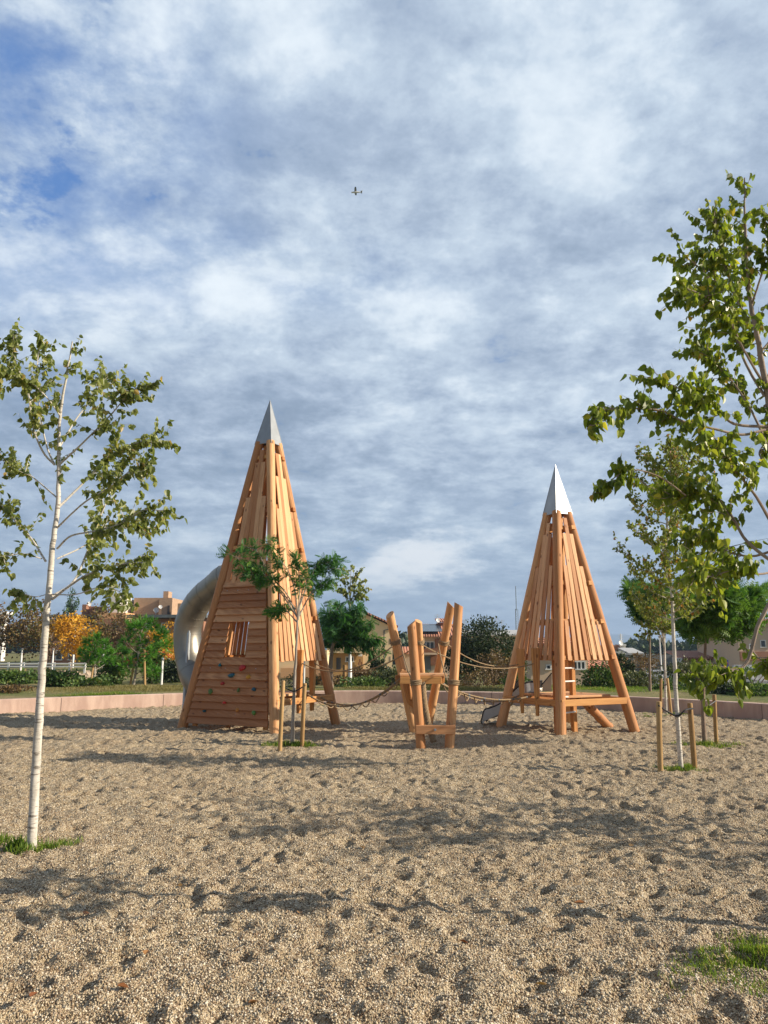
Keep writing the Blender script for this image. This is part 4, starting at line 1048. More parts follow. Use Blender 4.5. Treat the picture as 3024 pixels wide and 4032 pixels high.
def bgtree(px, pyc, Y, rx, rz, n, size, mat, bark, label, trunkw=.07, name='park_tree', tpl=None, group=None, clump=9, k=None, dense=.16, px0=None, spread=1.):
    c = P(px, pyc, Y); gz = rootz(c.x, Y); r = np.random.default_rng(int(px*3+pyc)); k = k or max(14, n//50)
    cc = r.normal(size=(k, 3)); cc /= np.linalg.norm(cc, axis=1, keepdims=True); cc *= (r.random((k, 1))**.45)
    ci = r.integers(0, k, n); p = cc[ci]+r.normal(size=(n, 3))*dense
    pos = np.array(c)+p*np.array([rx, rx, rz]); d = p+r.normal(size=(n, 3))*.7
    ct = r.normal(0, .16, k); tt = np.clip(.5+ct[ci]+r.normal(0, .15, n), 0, 1); sz = size*r.uniform(.6, 1.3, n)
    bx = P(px0, pyc, Y).x if px0 else c.x
    root = thing(name, (bx, Y, gz), label, 'tree', group); m = MB()
    bt = Vector((bx, Y, gz-.1)); ft = Vector((c.x, Y, c.z-rz*.65)); m.tube(spline([bt, bt.lerp(ft, .5)+Vector((.03, 0, 0)), ft, c+Vector((0, 0, rz*.4))], 4), [trunkw*(1-.75*i/12) for i in range(13)], 8)
    for q_ in range(min(k, 12)):
        e_ = Vector(tuple(np.array(c)+cc[q_]*np.array([rx, rx, rz])*.9)); st_ = ft.lerp(c, r.random()*.8); m.tube([st_, st_.lerp(e_, .5)+Vector((0, 0, rz*.06)), e_], [trunkw*.35, trunkw*.2, trunkw*.07], 5)
    m.build('trunk', bark, root, True)
    leaves('crown', tpl or TP_S, pos, d, sz, tt, mat, root); return root
GA = 'autumn trees behind the left fence'
for a in [(-40, 2480, 47, 1.5, 1.5, 1900, .16, M_brownl, 'russet tree at far left edge behind the white fence'), (95, 2475, 46, 1.7, 1.45, 2400, .15, M_brownl, 'broad russet brown tree left of the white trunk behind the fence'),
          (200, 2500, 50, 1.2, 1.2, 1300, .14, M_brownl, 'thin brown tree right behind the near white trunk'),
          (285, 2497, 45, 1.25, 1.2, 2300, .14, M_orange, 'bright golden yellow tree beside the near white trunk'), (395, 2480, 49, 1.3, 1.5, 1500, .14, M_brownl, 'sparse brown tree between golden tree and green pine'),
          (480, 2490, 46, 1.3, 1.3, 1800, .14, M_brownl, 'brown and olive tree left of the taller pine'), (655, 2530, 47, 1.4, 1.1, 1700, .14, M_orange, 'golden tree half hidden behind the tube slide')]:
    bgtree(*a[:8], M_barkb, a[8], .08, 'autumn_tree', group=GA)
def pine(px, Y, tufts, label, seed, px0=None, n=34, tl=.2, stakes=()):
    """tufts: list of (px,py,radius m)"""
    r = random.Random(seed); x0 = P(px0 or px, 2600, Y).x; gz = rootz(x0, Y); root = thing('pine_tree', (x0, Y, gz), label, 'tree'); m = MB()
    tp = P(px, min(t[1] for t in tufts)+15, Y); b_ = Vector((x0, Y, gz-.1)); ax = spline([b_, b_.lerp(tp, .35)+Vector((.02, 0, 0)), b_.lerp(tp, .7), tp], 5); m.tube(ax, [.05*(1-.8*i/15)+.004 for i in range(16)], 8)
    pos = []; ds = []; sz = []; tt = []
    for (x, y, rad) in tufts:
        yy = Y+r.uniform(-.6, .6)*(2 if rad > .3 else 1); c = P(x, y, yy); st_ = min(ax[2:], key=lambda a_: abs(a_.z-(c.z-.35))); m.tube(spline([st_, st_.lerp(c, .5)-Vector((0, 0, .05)), c], 3), [.018, .015, .013, .011, .009, .007, .005], 5)
        tb = r.uniform(.3, .7)
        for k in range(n):
            v = Vector((r.gauss(0, 1), r.gauss(0, 1), r.gauss(0, 1))).normalized()*rad*r.uniform(.1, 1); pos.append(tuple(c+v)); dv = v.normalized()*.8+Vector((r.gauss(0, .3), r.gauss(0, .3), .35)); ds.append(tuple(dv)); sz.append(tl*r.uniform(.7, 1.2)); tt.append(min(1, max(0, tb+r.gauss(0, .15))))
    m.build('trunk', M_barkg, root, True); leaves('crown', TP_T, pos, ds, sz, tt, M_pine, root); return root
pine(375, 27, [(350, 2530, .22), (330, 2570, .2), (385, 2520, .22), (420, 2545, .22), (365, 2565, .26), (400, 2580, .26), (440, 2575, .18), (350, 2600, .2), (430, 2600, .18), (380, 2600, .2)], 'small rounded green pine beside a pale stake at left', 3, 374)
pine(560, 30, [(520, 2470, .25), (570, 2455, .3), (600, 2465, .28), (545, 2475, .25), (500, 2530, .28), (620, 2525, .3), (655, 2540, .25), (590, 2570, .3), (530, 2590, .3), (560, 2530, .2), (640, 2500, .22), (480, 2570, .2), (570, 2620, .3), (600, 2640, .3), (500, 2620, .3)], 'taller spreading green pine left of the tube slide', 5, 530, 34, .24)
def bgstake(px, pyt, Y, label, r=.045, lean=0):
    t_ = P(px, pyt, Y); b_ = Vector((P(px+lean, 2650, Y).x, Y, rootz(t_.x, Y)-.1)); m = MB(); m.tube([b_, t_], r, 8); o_ = m.build('tree_stake', M_stake, None, True); tagp(o_, label, 'stake', 'round timber stakes beside the young trees')
bgstake(368, 2615, 26.8, 'pale stake leaning at the small rounded pine', .035, -10); bgstake(568, 2560, 29.6, 'stake under the taller spreading pine', .045, 6); bgstake(530, 2600, 29.7, 'leaning stake left under the taller spreading pine', .04, -16)
for a in [(250, 2678, 27, .62, .40, 2200, .11, M_bushg, 'green_bush', 'bright green rounded bush behind wall right of white trunk'), (350, 2688, 26.5, .8, .22, 1100, .09, M_bushg, 'green_bush', 'low leafy bush at the foot of the small pine'),
          (60, 2668, 29, 1.2, .22, 1800, .12, M_bushg, 'green_bush', 'low green bush left of the white trunk under the fence'), (440, 2640, 31, .62, .50, 1700, .11, M_bushg, 'green_bush', 'tall green bush between the two pines'),
          (165, 2650, 34, .6, .13, 500, .10, M_busho, 'green_bush', 'green bush close below the white fence behind trunk'), (690, 2650, 33, 1.15, .62, 3400, .11, M_bushd, 'dark_hedge', 'dark dense hedge behind the tube slide'),
          (602, 2610, 31.5, .36, .85, 1300, .11, M_bushg, 'green_bush', 'narrow yellowish green shrub right of the taller pine'), (40, 2715, 24.2, .8, .12, 600, .09, M_bushb, 'brown_shrub', 'brown low shrub on the bank at far left'),
          (1420, 2700, 29, .9, .30, 2200, .09, M_bushg, 'green_bush', 'low bright green bush behind wall right of lamp post'), (1430, 2665, 33, .75, .35, 1300, .09, M_bushb, 'brown_shrub', 'brown twiggy shrub before the cream house'),
          (1490, 2640, 35, .5, .55, 1700, .10, M_bushd, 'dark_shrub', 'dark green shrub between cream house and leaning log'), (1540, 2680, 30, .8, .45, 1800, .09, M_busho, 'olive_shrub', 'grey olive shrub behind the leaning log'),
          (1640, 2690, 30, .8, .40, 1800, .09, M_busho, 'olive_shrub', 'low olive shrub seen under the log platform'), (1180, 2700, 28, .6, .38, 900, .07, M_busho, 'olive_shrub', 'thin olive shrub seen under the taller tower slats'),
          (1300, 2690, 31, .9, .35, 1500, .09, M_bushb, 'brown_shrub', 'dry brown shrub right of taller tower leg'), (2040, 2690, 29, .5, .45, 1500, .08, M_bushg, 'green_bush', 'small light green bush behind the steel slide'),
          (1960, 2640, 32, .9, .75, 1700, .09, M_bushb, 'brown_shrub', 'brown leafed shrub left of the shorter tower'), (1870, 2690, 28, .7, .5, 900, .07, M_bushb, 'brown_shrub', 'thin reddish shrub behind the wall before dark tree'),
          (2368, 2680, 28, .62, .62, 3000, .09, M_bushg, 'green_bush', 'bright feathery green bush right of shorter tower leg'), (2450, 2650, 33, .42, .75, 1900, .10, M_bushd, 'ivy_shrub', 'narrow dark ivy covered shrub right of the orange hut'),
          (2520, 2690, 30, .95, .42, 3000, .09, M_busho, 'olive_shrub', 'broad olive green shrub behind the near stakes'), (2530, 2610, 48, 1.3, .5, 1400, .10, M_bushb, 'brown_shrub', 'bare brownish shrub before the grey wall'),
          (2700, 2670, 31, .95, .62, 3200, .09, M_busho, 'olive_shrub', 'rounded olive shrub behind the slim white trunk'), (2860, 2725, 24.6, .75, .28, 2400, .08, M_bushd, 'dark_shrub', 'dark low shrub on the far side of wall right of the dark trunk'),
          (2960, 2735, 23.6, .6, .30, 2000, .08, M_bushg, 'green_bush', 'green juniper like bush behind wall at right edge'), (2640, 2710, 27, .6, .28, 1400, .08, M_bushg, 'green_bush', 'low green bush just behind wall between the right trees'),
          (2790, 2645, 42, 1.2, .5, 1600, .10, M_busho, 'olive_shrub', 'far olive shrub right of the dark trunk'), (2940, 2640, 52, 2.0, .22, 1600, .10, M_bushg, 'low_hedge', 'low trimmed hedge at far right by the pale wall'),
          (1760, 2700, 29.5, .8, .38, 1300, .08, M_busho, 'olive_shrub', 'grey green shrub behind the log frame right side')]:
    shrub(*a[:8], a[8], a[9])
bgtree(1385, 2470, 27.5, .95, .78, 0+1, .1, M_leafP, M_barkb, 'x', .06) if False else None
# dark feathery round tree and tall sparse poplar behind tower 1
T = Tree(44); Y = 28; base = P(1305, 2720, Y); base.z = rootz(base.x, Y); rl = random.Random(2)
q = T.limb([base-Vector((0, 0, .1)), P(1302, 2620, Y), P(1312, 2540, Y), P(1340, 2480, Y)], .09, .05, 5, 9)
for k in range(26):
    a = k*2.4; tx = 1362+95*math.cos(a)*rl.uniform(.4, 1); ty = 2455+85*math.sin(k*1.7)*rl.uniform(.4, 1); yy = Y+rl.uniform(-1, 1)
    lq = T.limb([P(1320, 2530, Y), P((1330+tx)/2, (2500+ty)/2, (Y+yy)/2), P(tx, ty, yy)], .03, .006, 5, 5); T.foliage(lq, 11, .4, .005, 5, .36, .3, droop=.45, up=.0, tb=.42, tv=.22, spread=.6, pet=.1)
for tx, ty in ((1480, 2520), (1500, 2560), (1460, 2570)):
    lq = T.limb([P(1360, 2480, Y), P(1430, 2510, Y-.2), P(tx, ty, Y-.4)], .02, .005, 5, 5); T.foliage(lq, 11, .35, .004, 5, .34, .3, droop=.6, up=0, tb=.45, spread=.5, pet=.1)
T.finish('feathery_tree', 'dense round dark green tree behind the wall right of taller tower', 'tree', base, M_barkb, M_leafP, TP_P)
T = Tree(45); Y = 30; base = P(1375, 2720, Y); base.z = rootz(base.x, Y)
q = T.limb([base-Vector((0, 0, .1)), P(1378, 2500, Y), P(1378, 2350, Y), P(1382, 2240, Y)], .06, .008, 5, 8)
for k, (tx, ty) in enumerate(((1340, 2260), (1420, 2240), (1320, 2300), (1445, 2310), (1350, 2330), (1410, 2350), (1435, 2280), (1395, 2230), (1360, 2240), (1440, 2340))):
    lq = T.limb([P(1378, 2400-k*5, Y), P((1380+tx)/2, (2370+ty)/2, Y), P(tx, ty, Y+random.uniform(-.5, .5))], .016, .004, 5, 5); T.foliage(lq, 8, .35, .004, 8, .12, .25, droop=.6, tb=.62, tv=.2)
T.finish('poplar_tree', 'sparse yellowish tree rising above the dense round tree', 'tree', base, M_barkg, M_leafL, TP_L)
# big dark tree behind log frame
bgtree(1905, 2560, 37, 1.55, 1.35, 9500, .105, M_bushd, M_barkb, 'big dark bushy tree between log frame and shorter tower', .12, 'dark_tree', k=170, dense=.12)
bgtree(1815, 2620, 36.5, .9, 1.0, 3600, .10, M_bushd, M_barkb, 'smaller dark bushy tree left beside the big dark tree', .08, 'dark_tree', k=70, dense=.13)
bgtree(2000, 2610, 38, .9, 1.1, 3200, .10, M_busho, M_barkb, 'olive bushy tree close to the left leg of shorter tower', .08, 'olive_tree', k=60, dense=.13)
bgtree(285, 2390, 150, 1.2, 3.6, 900, .35, M_bushg, M_barkb, 'far narrow tree rising behind the brick building roof', .1, 'columnar_tree')
# grass along the far side of the wall
for (x, y, rx, ry, n, h, lab, mt, sd_) in [(-7.6, 25.6, 5.0, 2.2, 16000, .13, 'dry grass bank behind the sunlit wall at left', M_dry, 21), (-3.6, 26.2, 2.8, 1.6, 9000, .12, 'dry grass beside the tube slide foot behind the wall', M_dry, 22), (-7.6, 22.9, 1.9, .5, 4500, .15, 'greener grass close behind the wall at left', M_grass, 23),
                                           (8.0, 28, 4.5, 4.5, 15000, .12, 'bright lawn grass beyond the wall at right', M_grass, 24), (13.0, 30, 4.5, 5.5, 14000, .12, 'bright lawn grass at the right edge beyond wall', M_grass, 25), (1.5, 27, 4.5, 2.4, 12000, .16, 'mixed rough grass behind the middle of the wall', M_dry, 26)]:
    grass_patch(x, y, rx, ry, n, h, lab, mt, .45, 't', sd_)
# fallen leaves
M_fall = leafmat('fallen_leaf_brown', [(0, (.16, .05, .02)), (.5, (.26, .10, .03)), (1, (.36, .22, .08))], .1)
rf = random.Random(8)
for k, (px_, py_) in enumerate(((570, 3765), (460, 3905), (120, 3915), (1840, 3700), (980, 3940), (2300, 3560), (700, 3480), (1420, 3330), (2480, 3330), (330, 3600), (2650, 3420), (1180, 3610), (2150, 3880), (850, 3250))):
    g_ = G(px_, py_); z_ = ghf(g_.x, g_.y)+.014; a_ = rf.uniform(0, 6.28)
    V_, F_, T_ = inst(TP_L, [(g_.x, g_.y, z_)], [(math.cos(a_), math.sin(a_), rf.uniform(-.1, .25))], [rf.uniform(.04, .065)], [rf.random()], [(rf.gauss(0, .2), rf.gauss(0, .2), 1)])
    o = npmesh('fallen_leaf', V_, F_, M_fall, None, False, {'tint': ('FLOAT', T_)}, tuple(g_)); tagp(o, 'small brown curled leaf lying alone on the gravel', 'leaf', 'fallen leaves on the gravel')
# small sprouts in the gravel
g0 = G(1290, 2775); grass_patch(g0.x, g0.y, .5, .14, 500, .06, 'tiny grass sprouts near the wall behind taller tower', seed=31)
g0 = G(2570, 2822); grass_patch(g0.x, g0.y, .7, .14, 700, .06, 'tiny grass sprouts near the wall right of shorter tower', seed=32)

# ------------------------------------------------------------------ buildings
def wp(px, Y): return P(px, 2500, Y).x
def wzp(py, Y): return P(1512, py, Y).z
def bx(m, px0, px1, pyt, pyb, Y, dep, zb=None, out=0.):
    """box whose front face spans the given picture rectangle at depth Y"""
    x0, x1 = wp(px0, Y), wp(px1, Y); z1 = wzp(pyt, Y); z0 = wzp(pyb, Y) if zb is None else zb
    m.box(((x0+x1)/2, Y+dep/2-out, (z0+z1)/2), (x1-x0, dep, z1-z0)); return m
def part(root, name, mat, px0, px1, pyt, pyb, Y, dep, zb=None, out=0., bevel=0):
    m = MB(); bx(m, px0, px1, pyt, pyb, Y, dep, zb, out); return m.build(name, mat, root, False, bevel)
def window(root, px0, px1, pyt, pyb, Y, mull=1, fm=None, gl=None, out=.05, fw=.07):
    x0, x1 = wp(px0, Y), wp(px1, Y); z1 = wzp(pyt, Y); z0 = wzp(pyb, Y); m = MB(); y = Y-out/2
    m.box(((x0+x1)/2, y, z1-fw/2), (x1-x0, out, fw)); m.box(((x0+x1)/2, y, z0+fw/2), (x1-x0+.1, out+.06, fw))
    for k in range(mull+2):
        xx = x0+fw/2+(x1-x0-fw)*k/(mull+1); m.box((xx, y, (z0+z1)/2), (fw, out-.004, z1-z0-2*fw))
    f = m.build('window', fm or M_frame, root)
    m = MB(); m.box(((x0+x1)/2, Y-.012, (z0+z1)/2), (x1-x0-.02, .02, z1-z0-.02)); m.build('pane', gl or M_glass, f); return f
def bld(name, px, Y, label, cat='building', group=None):
    x = wp(px, Y); return thing(name, (x, Y, rootz(x, Y)), label, cat, group)
GZ = -1.7
# long brick building behind the autumn trees (left)
Y = 66; b = bld('brick_building', 400, Y, 'long brick building with flat dark roof behind the autumn trees at left')
part(b, 'wall', M_brickr, 175, 800, 2436, 2700, Y, 14, -.5)
m = MB(); bx(m, 168, 372, 2420, 2430, Y-1.2, 16); m.build('roof', M_slate, b); m = MB(); bx(m, 490, 810, 2420, 2432, Y-1.2, 16); m.build('roof', M_slate, b)
m = MB(); bx(m, 372, 490, 2412, 2436, Y+.3, 12); m.build('parapet', M_peach, b)
part(b, 'upper_storey', M_brick, 520, 622, 2354, 2420, Y+3, 7); 
part(b, 'stair_tower', M_brick, 620, 672, 2354, 2420, Y+2.4, 6)
part(b, 'white_tower', M_white, 430, 465, 2336, 2425, Y+1, 3)
part(b, 'glazed_link', M_glass, 497, 522, 2362, 2420, Y+4, 4)
m = MB(); bx(m, 635, 655, 2328, 2354, Y+3.5, 1.2); m.build('chimney', M_brick, b); m = MB(); bx(m, 694, 712, 2376, 2420, Y+1, 1.2); m.build('chimney', M_brick, b)
m = MB(); bx(m, 316, 332, 2380, 2420, Y+2, 1.); m.build('chimney', M_brickr, b); m = MB(); bx(m, 336, 372, 2388, 2420, Y+2.6, 2.); m.build('chimney', M_brickr, b)
part(b, 'roof_door', M_door, 655, 664, 2384, 2418, Y+2.4, .1, out=.08)
for px_ in range(200, 790, 62): window(b, px_, px_+26, 2452, 2478, Y, 0)
for px_ in (225, 275, 560, 640, 700): window(b, px_, px_+26, 2560, 2600, Y, 0)
m = MB(); dx, dz_ = wp(615, Y), wzp(2402, Y)
def dish(root, px, py, Y, r=.28):
    c = P(px, py, Y); m = MB(); V = []; Fd = []; n_ = 16; ax = Vector((.35, -.9, .25)).normalized(); u = ax.cross(Vector((0, 0, 1))).normalized(); v = ax.cross(u)
    for k, (rr_, h) in enumerate(((.05, 0), (.5, .03), (1, .13))):
        for q_ in range(n_): an = 2*math.pi*q_/n_; V.append(c+(u*math.cos(an)+v*math.sin(an))*r*rr_+ax*h*r*2)
    for k in range(2):
        for q_ in range(n_): Fd.append((k*n_+q_, k*n_+(q_+1) % n_, (k+1)*n_+(q_+1) % n_, (k+1)*n_+q_))
    Fd.append(tuple(range(n_))); m.add(V, Fd); m.tube([c, c-ax*.2-Vector((0, 0, r*1.2))], .03, 6); m.tube([c+v*r*.8, c+ax*r*.9], .015, 5)
    return m.build('satellite_dish', M_wp, root)
dish(b, 615, 2403, Y+2.6, .24); dish(b, 352, 2378, Y+2.5, .2); dish(b, 632, 2390, Y+2.3, .17)
# pale block at far left edge
Y = 80; b = bld('white_building', 0, Y, 'white building with pale eaves at the far left edge'); part(b, 'wall', M_white, -120, 12, 2420, 2700, Y, .8, -.5); part(b, 'roof', M_wp, -130, 16, 2408, 2418, Y-.5, 1.5); window(b, -10, 12, 2432, 2448, Y, 0)
# cream house in the centre
Y = 70; b = bld('cream_house', 1450, Y, 'large cream rendered house with tiled gable behind the round tree')
x0, xr, xe = wp(1290, Y), wp(1440, Y), wp(1545, Y); z0 = GZ; ze = wzp(2500, Y); zr = wzp(2420, Y)
zel = wzp(2476, Y)
m = MB(); V = [(x0, Y, z0), (xe, Y, z0), (xe, Y, wzp(2468, Y)), (xr, Y, zr), (x0, Y, wzp(2490, Y))]; V2 = [(a_[0], Y+9, a_[2]) for a_ in V]
m.add(V+V2, [(0, 1, 2, 3, 4), (9, 8, 7, 6, 5), (0, 5, 6, 1), (1, 6, 7, 2), (4, 9, 5, 0)]); m.build('wall', M_cream, b)
m = MB(); e1 = Vector((xr, Y-.5, zr+.12)); e2 = Vector((xe+.5, Y-.5, wzp(2468, Y)-.05)); e3 = Vector((x0-.4, Y-.5, wzp(2490, Y)+.05)); dd_ = Vector((0, 10, 0)); h_ = Vector((0, 0, .14))
m.hexa([e1, e2, e2+dd_, e1+dd_, e1+h_, e2+h_, e2+dd_+h_, e1+dd_+h_]); m.hexa([e3, e1-Vector((.01, 0, 0)), e1+dd_-Vector((.01, 0, 0)), e3+dd_, e3+h_, e1+h_-Vector((.01, 0, 0)), e1+dd_+h_-Vector((.01, 0, 0)), e3+dd_+h_]); m.build('roof', M_tile, b)
m = MB(); bx(m, 1456, 1472, 2424, 2450, Y+3, 1.0); m.build('chimney', M_white, b); m = MB(); xx = wp(1506, Y+1); m.tube([(xx, Y+1, wzp(2470, Y)), (xx, Y+1, wzp(2435, Y))], .07, 8); m.build('flue', M_steel, b)
part(b, 'upper_wall', M_cream, 1288, 1428, 2540, 2571, Y-1.2, 1.2, out=0)      # overhanging upper floor over the porch
part(b, 'porch_wall', M_ochre, 1296, 1430, 2571, 2680, Y, .1, out=.12)
part(b, 'door', M_glass, 1326, 1344, 2590, 2635, Y, .1, out=.2); window(b, 1361, 1394, 2585, 2607, Y-.2, 1, gl=M_glass)
part(b, 'air_conditioner', M_wp, 1412, 1427, 2572, 2584, Y-.2, .3, out=.3)
for i_, (a_, c_) in enumerate(((1415, 2595), (1411, 2608), (1421, 2606))): part(b, 'wall_plaque', M_woodd, a_, a_+5, c_, c_+13, Y-.2, .05, out=.05)
m = MB(); xx = wp(1512, Y); m.tube([(xx, Y-.1, GZ), (xx, Y-.1, wzp(2482, Y)), (xe, Y-.1, wzp(2474, Y))], .05, 8); m.build('downpipe', M_slate, b, True)
for a_ in (2515, 2585): part(b, 'slit_window', M_glass, 1534, 1537, a_, a_+22, Y-.02, .04)
# low annex left of it, seen under tower 1 slats
Y = 58; b = bld('cream_annex', 1200, Y, 'low peach and cream garden building seen under the taller tower'); part(b, 'wall', M_cream, 1095, 1290, 2560, 2800, Y, 6, GZ); part(b, 'fascia', M_peach, 1110, 1292, 2630, 2668, Y, .2, out=.3)
part(b, 'garage_door', M_greyw, 1236, 1282, 2668, 2718, Y, .1, out=.05)
# brick and tile house with solar panels
Y = 84; b = bld('tiled_house', 1680, Y, 'house with red tiled roof and dark solar panels behind the log frame')
part(b, 'wall', M_beige, 1655, 1800, 2505, 2780, Y, 9, GZ)
def roofq(root, px0, px1, pyt, pyb, Y, dep, mat, name='roof', th=.15, off=.0):
    a_ = Vector((wp(px0, Y), Y-.7, wzp(pyb, Y)+off)); b_ = Vector((wp(px1, Y), Y-.7, wzp(pyb, Y)+off)); zt = wzp(pyt, Y+dep)+off
    c_ = Vector((wp(px1, Y), Y+dep, zt)); d_ = Vector((wp(px0, Y), Y+dep, zt)); h_ = Vector((0, 0, th)); m = MB(); m.hexa([a_, b_, c_, d_, a_+h_, b_+h_, c_+h_, d_+h_]); return m.build(name, mat, root)
roofq(b, 1630, 1800, 2462, 2508, Y, 5, M_tile)
a_ = Vector((wp(1645, Y), Y-.1, wzp(2500, Y)+.35)); 
roofq(b, 1652, 1742, 2467, 2496, Y+.4, 4.0, M_solar, 'solar_panel', .05, .22)
part(b, 'dormer', M_brickr, 1724, 1762, 2452, 2475, Y+4, 3); roofq(b, 1720, 1766, 2440, 2452, Y+4, 3, M_tile, 'dormer_roof')
part(b, 'timber_cladding', M_woodd, 1712, 1800, 2515, 2558, Y, .2, out=.2); part(b, 'balcony', M_woodd, 1650, 1722, 2553, 2570, Y-1.2, .15); part(b, 'balcony_slab', M_beige, 1650, 1722, 2570, 2578, Y-1.2, 1.2)
window(b, 1660, 1710, 2526, 2556, Y, 2); part(b, 'garage_door', M_greyw, 1660, 1695, 2584, 2640, Y, .1, out=.08); part(b, 'timber_cladding', M_woodd, 1694, 1740, 2575, 2620, Y, .2, out=.2); part(b, 'shutter', M_brickr, 1662, 1668, 2513, 2521, Y, .1, out=.08)
dish(b, 1724, 2443, Y+3, .24)
m = MB(); xx = wp(1723, Y+4)
def aerial(root, px, pyb, pyt, Y, n_=5):
    x = wp(px, Y); m = MB(); z0_, z1_ = wzp(pyb, Y), wzp(pyt, Y); m.tube([(x, Y, z0_), (x, Y, z1_)], .03, 6)
    for k in range(n_): zz_ = z1_-.1-k*.16; m.tube([(x-.35+.03*k, Y, zz_), (x+.35-.03*k, Y, zz_)], .018, 5)
    m.build('aerial', M_steel, root); 
aerial(b, 1723, 2445, 2418, Y+4)
# small dark tiled lean-to at its left
Y = 76; b = bld('shed', 1612, Y, 'small brown tiled shed between cream house and solar panel house'); part(b, 'wall', M_taupe, 1585, 1632, 2576, 2780, Y, 4, GZ); roofq(b, 1580, 1636, 2552, 2575, Y, 3, M_tile)
# houses seen behind the dark tree, right part of middle
Y = 95; b = bld('grey_house', 2000, Y, 'low grey roofed house behind the dark tree and shorter tower'); part(b, 'wall', M_beige, 1830, 2075, 2500, 2780, Y, 8, GZ); roofq(b, 1822, 2082, 2485, 2503, Y, 3, M_lgrey, 'roof')
for pxx, t_ in ((1955, 2432), (1977, 2440)):
    aerial(b, pxx, 2490, t_, Y+2, 3)
aerial(b, 1830, 2490, 2440, Y+2, 4)
# beige house under tower 2
Y = 44; b = bld('beige_house', 2170, Y, 'beige house with white framed windows seen under shorter tower'); part(b, 'wall', M_beige, 2085, 2310, 2540, 2790, Y, 6, GZ)
window(b, 2144, 2166, 2616, 2638, Y, 0); window(b, 2250, 2300, 2602, 2638, Y, 2); roofq(b, 2078, 2316, 2520, 2543, Y, 3, M_tile)
Y = 46; b = bld('tiled_shed', 2330, Y, 'low shed with weathered tile roof right of the beige house'); part(b, 'wall', M_pinkw, 2312, 2400, 2630, 2790, Y, 4, GZ); roofq(b, 2300, 2410, 2602, 2630, Y, 3.2, M_tile)
# orange hut
Y = 56; b = bld('orange_hut', 2440, Y, 'small orange rendered hut with two little openings right of shorter tower'); part(b, 'wall', M_peach, 2412, 2468, 2585, 2780, Y, 4, GZ)
for a_ in (2447, 2458): part(b, 'opening', M_glass, a_, a_+5, 2594, 2599, Y, .1, out=.03)
x0 = wp(2410, Y); m = MB(); a_ = Vector((wp(2410, Y), Y-.2, wzp(2576, Y))); b_ = Vector((wp(2470, Y), Y-.2, wzp(2588, Y))); h_ = Vector((0, 0, .1)); d_ = Vector((0, 4.3, 0)); m.hexa([a_, b_, b_+d_, a_+d_, a_+h_, b_+h_, b_+d_+h_, a_+d_+h_]); m.build('roof', M_slate, b)
# white tower house + dark house
Y = 100; b = bld('white_tower_house', 2450, Y, 'white house with small white turret beyond the orange hut'); part(b, 'wall', M_brickr, 2404, 2444, 2540, 2700, Y, 6, GZ); part(b, 'terrace', M_lgrey, 2425, 2460, 2562, 2700, Y-1, 2, GZ)
part(b, 'turret', M_white, 2444, 2461, 2542, 2700, Y-.5, 2, GZ); part(b, 'turret_cap', M_wp, 2441, 2464, 2536, 2543, Y-.7, 2.4); dish(b, 2444, 2532, Y-1, .32)
x_ = wp(2444, Y); m = MB(); m.tube([(x_, Y, wzp(2540, Y)), (x_, Y, wzp(2495, Y))], .06, 6)
for k in range(4): m.tube([(x_-.3, Y, wzp(2500+k*7, Y)), (x_+.3, Y, wzp(2500+k*7, Y))], .03, 5)
m.build('aerial', M_wp, b)
Y = 72; b = bld('dark_house', 2530, Y, 'dark grey walled house with pale sloping roof lights behind slim trees'); part(b, 'wall', M_greyw, 2450, 2640, 2578, 2780, Y, 8, GZ); part(b, 'garage_wall', M_lgrey, 2540, 2577, 2600, 2780, Y-.5, .5, GZ)
roofq(b, 2462, 2522, 2557, 2577, Y, 2.5, M_lgrey, 'skylight'); part(b, 'door', M_wp, 2553, 2564, 2612, 2645, Y-.5, .1, out=.06); part(b, 'meter_box', M_wp, 2519, 2535, 2628, 2640, Y, .2, out=.2)
part(b, 'side_wall', M_white, 2640, 2680, 2590, 2780, Y+1, 6, GZ)
# red tile long building at right
Y = 74; b = bld('long_tiled_building', 2780, Y, 'long low salmon building under red tile roof at right'); part(b, 'wall', M_pinkw, 2672, 3020, 2592, 2780, Y, 8, GZ); roofq(b, 2664, 3030, 2568, 2594, Y, 3.5, M_tile); part(b, 'string_course', M_cream, 2672, 3020, 2606, 2611, Y, .1, out=.1)
Y = 68; b = bld('gabled_house', 2990, Y, 'beige gabled house with red roof at the right edge'); x0, xr, xe = wp(2905, Y), wp(3030, Y), wp(3130, Y)
m = MB(); V = [(x0, Y, GZ), (xe, Y, GZ), (xe, Y, wzp(2490, Y)), (xr, Y, wzp(2445, Y)), (x0, Y, wzp(2497, Y))]; V2 = [(a_[0], Y+9, a_[2]) for a_ in V]; m.add(V+V2, [(0, 1, 2, 3, 4), (9, 8, 7, 6, 5), (1, 6, 7, 2), (4, 9, 5, 0)]); m.build('wall', M_beige, b)
m = MB(); e3 = Vector((x0-.5, Y-.5, wzp(2500, Y))); e1 = Vector((xr, Y-.5, wzp(2442, Y))); e2 = Vector((xe+.4, Y-.5, wzp(2490, Y))); dd_ = Vector((0, 10, 0)); h_ = Vector((0, 0, .16)); m.hexa([e3, e1, e1+dd_, e3+dd_, e3+h_, e1+h_, e1+dd_+h_, e3+dd_+h_]); m.hexa([e1+Vector((.01, 0, 0)), e2, e2+dd_, e1+dd_+Vector((.01, 0, 0)), e1+h_+Vector((.01, 0, 0)), e2+h_, e2+dd_+h_, e1+dd_+h_+Vector((.01, 0, 0))]); m.build('roof', M_tile, b)
